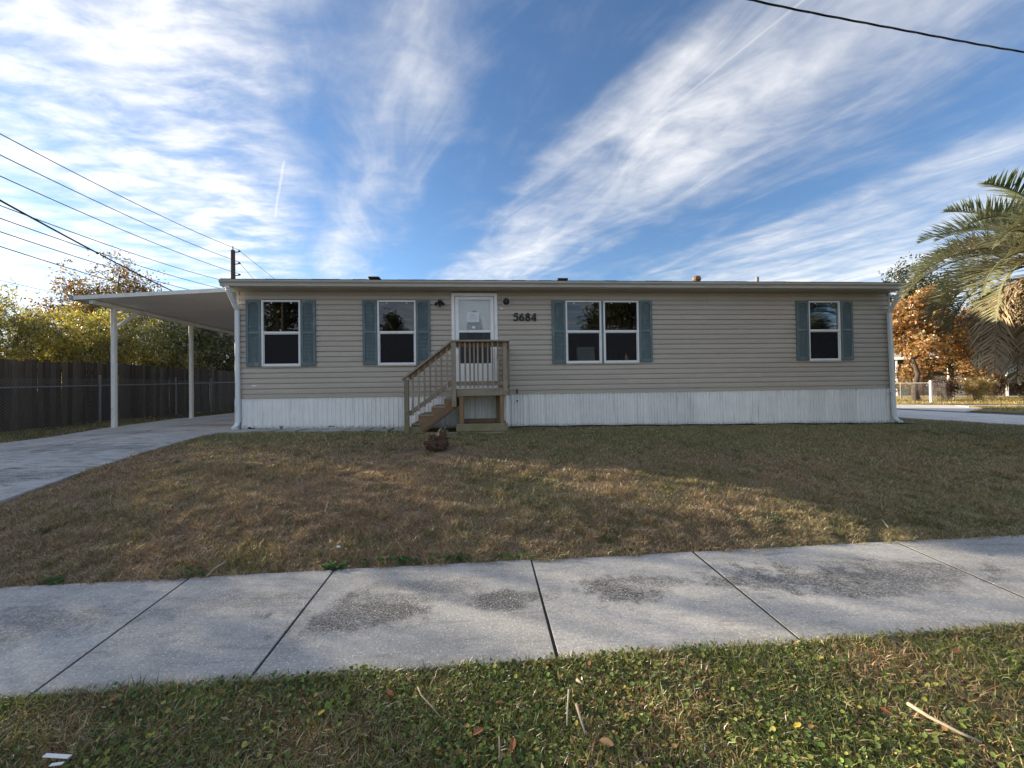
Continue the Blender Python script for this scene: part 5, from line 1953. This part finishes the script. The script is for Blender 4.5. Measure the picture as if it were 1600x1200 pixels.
def verge_cols(x, y, seed, leaf=False):
    rng = np.random.default_rng(seed)
    n = len(x)
    f = fbm(x, y, 1.6, 41) * .65 + fbm(x, y, 6, 43) * .45
    f = f + .10 * np.exp(-((SWN(x) - y) / .12) ** 2)
    pg = np.clip((f - .27) / .36, .15, .92)
    r_ = rng.random(n)
    GL = np.array([(.16, .20, .055), (.21, .245, .07), (.12, .155, .045), (.30, .31, .09)])
    BL = np.array([(.34, .23, .12), (.46, .35, .19), (.22, .14, .08), (.38, .24, .12), (.54, .44, .27)])
    c = np.where((r_ < pg)[:, None], GL[rng.integers(0, 4, n)], BL[rng.integers(0, 5, n)])
    return c * rng.uniform(.65, 1.3, (n, 1)) * (1 + rng.normal(0, .05, (n, 3)))


vp = []
x, y = verge_pts(125000, 401)
hh = .062 * rng.uniform(.5, 1.35, len(x)) * (.6 + .8 * fbm(x, y, 4, 44))
vp.append(blades(x, y, hh, .0042 * rng.uniform(.6, 1.5, len(x)), np.clip(verge_cols(x, y, 402), .006, .9), np.clip(rng.normal(.66, .22, len(x)), .1, .97), 403, 2))
x, y = verge_pts(40000, 404)
vp.append(blades(x, y, .05 * rng.uniform(.5, 1.3, len(x)), .0065 * rng.uniform(.6, 1.4, len(x)), np.clip(verge_cols(x, y, 405), .006, .9) * .8, np.clip(rng.normal(.85, .12, len(x)), .3, .99), 406, 2))
x, y = verge_pts(34000, 407)
k = fbm(x, y, 1.3, 45) * .6 + fbm(x, y, 5, 46) * .5 + rng.normal(0, .07, len(x)) > .525
x, y = x[k], y[k]
lc = pick_cols(rng, len(x), [(.13, .19, .052), (.19, .255, .075), (.10, .14, .045), (.33, .33, .09), (.30, .19, .08), (.18, .11, .06), (.46, .40, .12)], (.27, .28, .19, .12, .06, .06, .02), .2)
vp.append(round_leaves(x, y, rng.uniform(.012, .052, len(x)), rng.uniform(.0045, .0120, len(x)) * (1 + .35 * (rng.random(len(x)) > .9)), lc, rng.uniform(.1, 1.1, len(x)), 408))
x, y = verge_pts(5500, 409)
vp_dead = leaf_quads(np.stack([x, y, rng.uniform(.01, .05, len(x))], 1), rand_dirs(len(x), rng) * [1, 1, .4], rand_dirs(len(x), rng, 1.2), rng.uniform(.015, .05, len(x)), rng.uniform(.004, .012, len(x)), pick_cols(rng, len(x), [(.30, .21, .11), (.22, .12, .055), (.14, .075, .045), (.40, .32, .2)]))
vp.append((vp_dead[0], [vp_dead[1]], vp_dead[2]))
# grass creeping out of the verge over the walk edge and in the joints
x = rng.uniform(VX0, VX1, 5200)
y = SWN(x) + rng.normal(-.005, .016, len(x))
vp.append(blades(x, y, .05 * rng.uniform(.5, 1.3, len(x)), .0042 * rng.uniform(.7, 1.3, len(x)), pick_cols(rng, len(x), [(.10, .13, .03), (.15, .17, .04), (.20, .18, .07)]), np.clip(rng.normal(.65, .2, len(x)), .1, .97), 411, 2))
Vt, Ft, Ct = merge(vp)
tag(link_mesh('verge_grass', np_mesh('verge_grass', Vt, Ft, Ct), GRASS), 'weedy grass and clover leaves on the verge before the sidewalk', 'grass', kind='stuff')
# tufts of moss and grass in the walk joints
jx, jy = [], []
for a_, b_, n in ((-2.593, -2.395, 700), (-1.487, -1.371, 500), (.142, .226, 650), (1.586, 1.645, 400)):
    t = rng.random(n) ** .8
    X_ = a_ + (b_ - a_) * t
    y0_, y1_ = SWF(a_), SWN(b_)
    jx.append(X_ + rng.normal(0, .006, n)); jy.append(y0_ + (y1_ - y0_) * t)
jx, jy = np.concatenate(jx), np.concatenate(jy)
k = fbm(jx * 0 + jy, jx, 5, 3) > .42
jx, jy = jx[k], jy[k]
Vt, Ft, Ct = blades(jx, jy, rng.uniform(.010, .026, len(jx)), np.full(len(jx), .005), pick_cols(rng, len(jx), [(.05, .06, .02), (.09, .10, .03), (.06, .045, .03), (.12, .10, .06)]), np.clip(rng.normal(.6, .2, len(jx)), .1, .95), 77, 1, np.full(len(jx), .004))
tag(link_mesh('joint_moss', np_mesh('joint_moss', Vt, Ft, Ct), GRASS), 'moss and grass growing in the joints of the sidewalk', 'moss', kind='stuff')

# left strip between driveway and fence, and the far side of the side street get coarse grass
n = 60000
u_ = rng.uniform(-6.3, -3.5, n); w_ = rng.uniform(-3, 13, n)
ok = u_ < np.interp(w_, [-7.5, -5, -1, 1.7, 4, 16], [-3.3, -3.4, -3.72, -4.27, -4.36, -4.4]) - .01
u_, w_ = u_[ok], w_[ok]
x = HO.x + E1.x * u_ + E2.x * w_; y = HO.y + E1.y * u_ + E2.y * w_
Vt, Ft, Ct = blades(x, y, .06 * rng.uniform(.5, 1.3, len(x)), .012 * rng.uniform(.7, 1.3, len(x)), pick_cols(rng, len(x), [(.08, .09, .03), (.10, .11, .03), (.15, .11, .06), (.06, .05, .03)]), np.clip(rng.normal(.6, .2, len(x)), .1, .95), 78, 1)
tag(link_mesh('side_strip_grass', np_mesh('side_strip_grass', Vt, Ft, Ct), GRASS), 'green brown grass strip between the driveway and the fences', 'grass', kind='stuff')
n = 50000
x = rng.uniform(14.5, 32, n); y = rng.uniform(9, 27, n)
dX = x - 20.6
ok = ((y > 16.9 - .19 * (x - 19)) & (x > 17) & (y > 19.3 - 1.06 * (x - 16.6))) | ((y < 15.5 - .25 * (x - 18.6)) & (y < 12.9 + .6 * (x - 15.35)) & (x > 15.9))
x, y = x[ok], y[ok]
Vt, Ft, Ct = blades(x, y, .09 * rng.uniform(.5, 1.3, len(x)), .022 * rng.uniform(.7, 1.3, len(x)), pick_cols(rng, len(x), [(.36, .27, .09), (.28, .22, .07), (.18, .17, .05), (.42, .33, .13)]), np.clip(rng.normal(.6, .2, len(x)), .1, .95), 79, 1)
Vt[:, 2] += .05
tag(link_mesh('far_yard_grass', np_mesh('far_yard_grass', Vt, Ft, Ct), GRASS), 'straw yellow grass across the side street', 'grass', kind='stuff')

# ================================================================== STUMP
sx_, sy_ = -1.27, 6.40
sz_ = zt1(sx_, sy_)
stu = Thing('palm_stump', 'squat shaggy brown stump in the lawn by the wooden steps', 'stump', (sx_, sy_, sz_), False)
STM = mat('stump_fibre', (.085, .052, .036), .95, .6, 14., fine=.5)
STG = mat('stump_scale', (.17, .145, .095), .95, .6, 10., rnd=.3, fine=.4)
bm = bmesh.new()
bmesh.ops.create_icosphere(bm, subdivisions=4, radius=1)
for v in bm.verts:
    n_ = v.co.normalized()
    k = 1 + .10 * math.sin(n_.x * 9 + n_.z * 5) * math.sin(n_.y * 8) + random.uniform(-.05, .05)
    v.co = Vector((n_.x * .195 * k, n_.y * .18 * k, n_.z * .135 * k + .10))
me = bpy.data.meshes.new('stump_body'); bm.to_mesh(me); bm.free()
link_mesh('stump_body', me, STM, stu.e)
bm = bmesh.new()
bmesh.ops.create_icosphere(bm, subdivisions=3, radius=1)
for v in bm.verts:
    k = 1 + random.uniform(-.10, .10)
    v.co = Vector((v.co.x * .075 * k + .10, v.co.y * .075 * k - .02, v.co.z * .13 * k + .235))
me = bpy.data.meshes.new('stump_knob'); bm.to_mesh(me); bm.free()
link_mesh('stump_knob', me, STM, stu.e)
for k in range(110):
    a_ = random.uniform(0, 6.28); e_ = random.uniform(-.35, 1.25)
    n_ = Vector((math.cos(a_) * math.cos(e_), math.sin(a_) * math.cos(e_), math.sin(e_)))
    if k % 3 == 0:
        p = Vector((n_.x * .07 + .10, n_.y * .07 - .02, n_.z * .12 + .235)); s_ = .8
    else:
        p = Vector((n_.x * .185, n_.y * .17, n_.z * .125 + .10)); s_ = 1
    q = p + n_ * .026 * s_ + Vector((random.uniform(-.025, .025), random.uniform(-.025, .025), .024 + random.uniform(-.03, .02)))
    w_ = random.uniform(.018, .035) * s_
    mb = MB().bar(p - n_ * .02, q, w_, .010, up=tuple(n_.cross(Vector((0, 0, 1))).cross(n_) + Vector((.01, 0, 0))), c=.003)
    stu.e['label'] = stu.e['label']
    o = link_mesh('leaf_base', mb.mesh('leaf_base'), STG if random.random() < (.75 if k % 3 == 0 else .3) else STM, stu.e)

# ================================================================== LITTER, STICKS, CABLES
STK = mat('pale_dry_stick', (.40, .34, .25), .8, .3, 9., fine=.3)
STKG = mat('grey_dry_stick', (.33, .27, .21), .85, .35, 9., fine=.3)


def stick(label, pts, r, material, name='dry_stick', flat=.5, group='dry stalks lying on the grass'):
    p = [Vector(q) for q in pts]
    mb = MB().tube([(0, 0, 0)] + [tuple(q - p[0]) for q in p[1:]], [r * (1 - .45 * k / (len(p) - 1)) for k in range(len(p))], 7)
    o = link_mesh(name, mb.mesh(name, (0, 0, 0), True), material, None, tuple(p[0]))
    tag(o, label, 'stick', group)


def gp_(x, y, z):
    d = _f * 600 + _r * (x - 800) + _u * (600 - y)
    return tuple(EYE + d * ((z - 1.5) / d.z))


stick('long pale palm stalk lying in the verge at the lower right', [gp_(1418, 1099, .07), gp_(1450, 1119, .07), gp_(1500, 1145, .068), gp_(1534, 1160, .06)], .0085, STK)
stick('upright looking pale stalk in the middle of the verge', [gp_(889, 1078, .075), gp_(887, 1105, .07), gp_(886, 1134, .06)], .0055, STK)
stick('short brown stalk right beside the pale stalk', [gp_(901, 1101, .07), gp_(907, 1122, .07), gp_(915, 1147, .062)], .0075, STKG)
stick('small straw bit above the two stalks in the verge', [gp_(901, 1062, .06), gp_(912, 1070, .06)], .007, STK)
stick('thin curved dry stalk left of centre in the verge', [gp_(653, 1074, .07), gp_(658, 1086, .075), gp_(672, 1101, .07), gp_(688, 1120, .06)], .0035, STK)
stick('thin upright dead stem at the bottom edge of the picture', [gp_(781, 1195, .03), gp_(781, 1170, .09), gp_(780, 1150, .12)], .005, STKG)
stick('grey twig lying across the lawn edge near the sidewalk', [gp_(322, 901, .03), gp_(338, 887, .06), gp_(354, 877, .09)], .012, STKG)
stick('thin straw on the lawn edge right of centre', [gp_(1178, 862, .04), gp_(1198, 859, .04), gp_(1225, 856, .04)], .006, STK)
stick('small dry twig in the mid lawn at right', [gp_(1378, 812, .20), gp_(1388, 824, .18)], .008, STK)
stick('thin pale stem in the lawn left of the stump', [gp_(508, 800, .27), gp_(513, 782, .34)], .006, STK)

BRL = [mat('fallen_leaf_brown', (.26, .10, .045), .8, .3, 12.), mat('fallen_leaf_yellow', (.60, .42, .06), .7, .2, 12.), mat('fallen_leaf_tan', (.42, .25, .13), .8, .3, 12.)]


def leaf(label, x, y, z, sz, m_, a_):
    p = gp_(x, y, z)
    mb = MB()
    K = 10
    prof = [(math.cos(t) * sz * (1 + .15 * math.cos(2 * t)), math.sin(t) * sz * .6) for t in np.linspace(0, 2 * math.pi, K + 1)[:-1]]
    c_, s_ = math.cos(a_), math.sin(a_)
    top_ = [(px_ * c_ - py_ * s_, px_ * s_ + py_ * c_, .25 * abs(py_) + .12 * px_ + random.uniform(-.002, .002)) for px_, py_ in prof]
    mb.v = [(0, 0, 0)] + top_ + [(0, 0, -.0012)] + [(a, b, c - .0012) for a, b, c in top_]
    for k in range(K):
        mb.f.append([0, 1 + k, 1 + (k + 1) % K]); mb.f.append([K + 1, K + 2 + (k + 1) % K, K + 2 + k])
        mb.f.append([1 + k, K + 2 + k, K + 2 + (k + 1) % K, 1 + (k + 1) % K])
    o = link_mesh('fallen_leaf', mb.mesh('fallen_leaf'), m_, None, p)
    tag(o, label, 'leaf', 'fallen leaves on the verge')


leaf('red brown fallen leaf below the centre of the verge', 747, 1143, .065, .022, BRL[0], .5)
leaf('rusty fallen leaf left of the bottom dead stem', 801, 1163, .065, .022, BRL[0], 1.4)
leaf('orange tan curled leaf right of the brown stalk', 948, 1160, .065, .026, BRL[2], -.6)
leaf('yellow fallen leaf in the right half of the verge', 1246, 1133, .068, .017, BRL[1], .3)
leaf('tan fallen leaf by the sidewalk on the right', 1494, 1017, .06, .022, BRL[0], .2)
leaf('reddish fallen leaf above the long pale stalk', 1384, 1111, .065, .018, BRL[0], 2.)
leaf('yellow fallen leaf in the left part of the verge', 502, 1113, .065, .014, BRL[1], .9)
leaf('red brown leaf near the curved thin stalk', 610, 1083, .06, .02, BRL[0], 2.6)

LITM = mat('white_litter', (.80, .80, .80), .6, .05)
lp = gp_(88, 1182, .065)
lt_ = Thing('plastic_strip', 'white broken plastic strip in the lower left verge', 'litter', lp, False)
lt_.add('strip', MB().bar(tuple(Vector(lp) + Vector((-.055, .006, .0))), tuple(Vector(lp) + Vector((.060, -.006, .004))), .016, .004, c=.001).bar(tuple(Vector(lp) + Vector((.012, -.030, -.004))), tuple(Vector(lp) + Vector((.060, -.028, 0))), .012, .004, c=.001), LITM)
for lb, x, y, z, s_ in (('crumpled white paper against the skirting', 927, 664, .56, .055), ('tiny white scrap lying on the lawn', 529, 855, .16, .016)):
    p = gp_(x, y, z)
    bm = bmesh.new()
    bmesh.ops.create_icosphere(bm, subdivisions=2, radius=1)
    for v in bm.verts:
        k = random.uniform(.55, 1.1)
        v.co = Vector((v.co.x * s_ * 1.3 * k, v.co.y * s_ * k * .8, v.co.z * s_ * k * .7 + s_ * .3))
    me = bpy.data.meshes.new('paper_scrap'); bm.to_mesh(me); bm.free()
    tag(link_mesh('paper_scrap', me, LITM, None, p), lb, 'litter')

# black edging hose along the foot of the skirting
pts = []
for k in range(60):
    u = 6.0 + 9.9 * k / 59
    w = -.10 - .10 * math.exp(-((u - 14.5) / 1.0) ** 2) - .03 * math.sin(u * 1.3) - (.10 if u > 15.4 else 0)
    p = L2W(u, w)
    pts.append((p.x, p.y, zt1(p.x, p.y) + .035 + .006 * math.sin(u * 5)))
tag(link_mesh('hose', MB().tube([tuple(Vector(p) - Vector(pts[0])) for p in pts], .018, 7).mesh('hose', (0, 0, 0), True), CABL, None, pts[0]), 'black hose lying along the foot of the white skirting', 'hose')
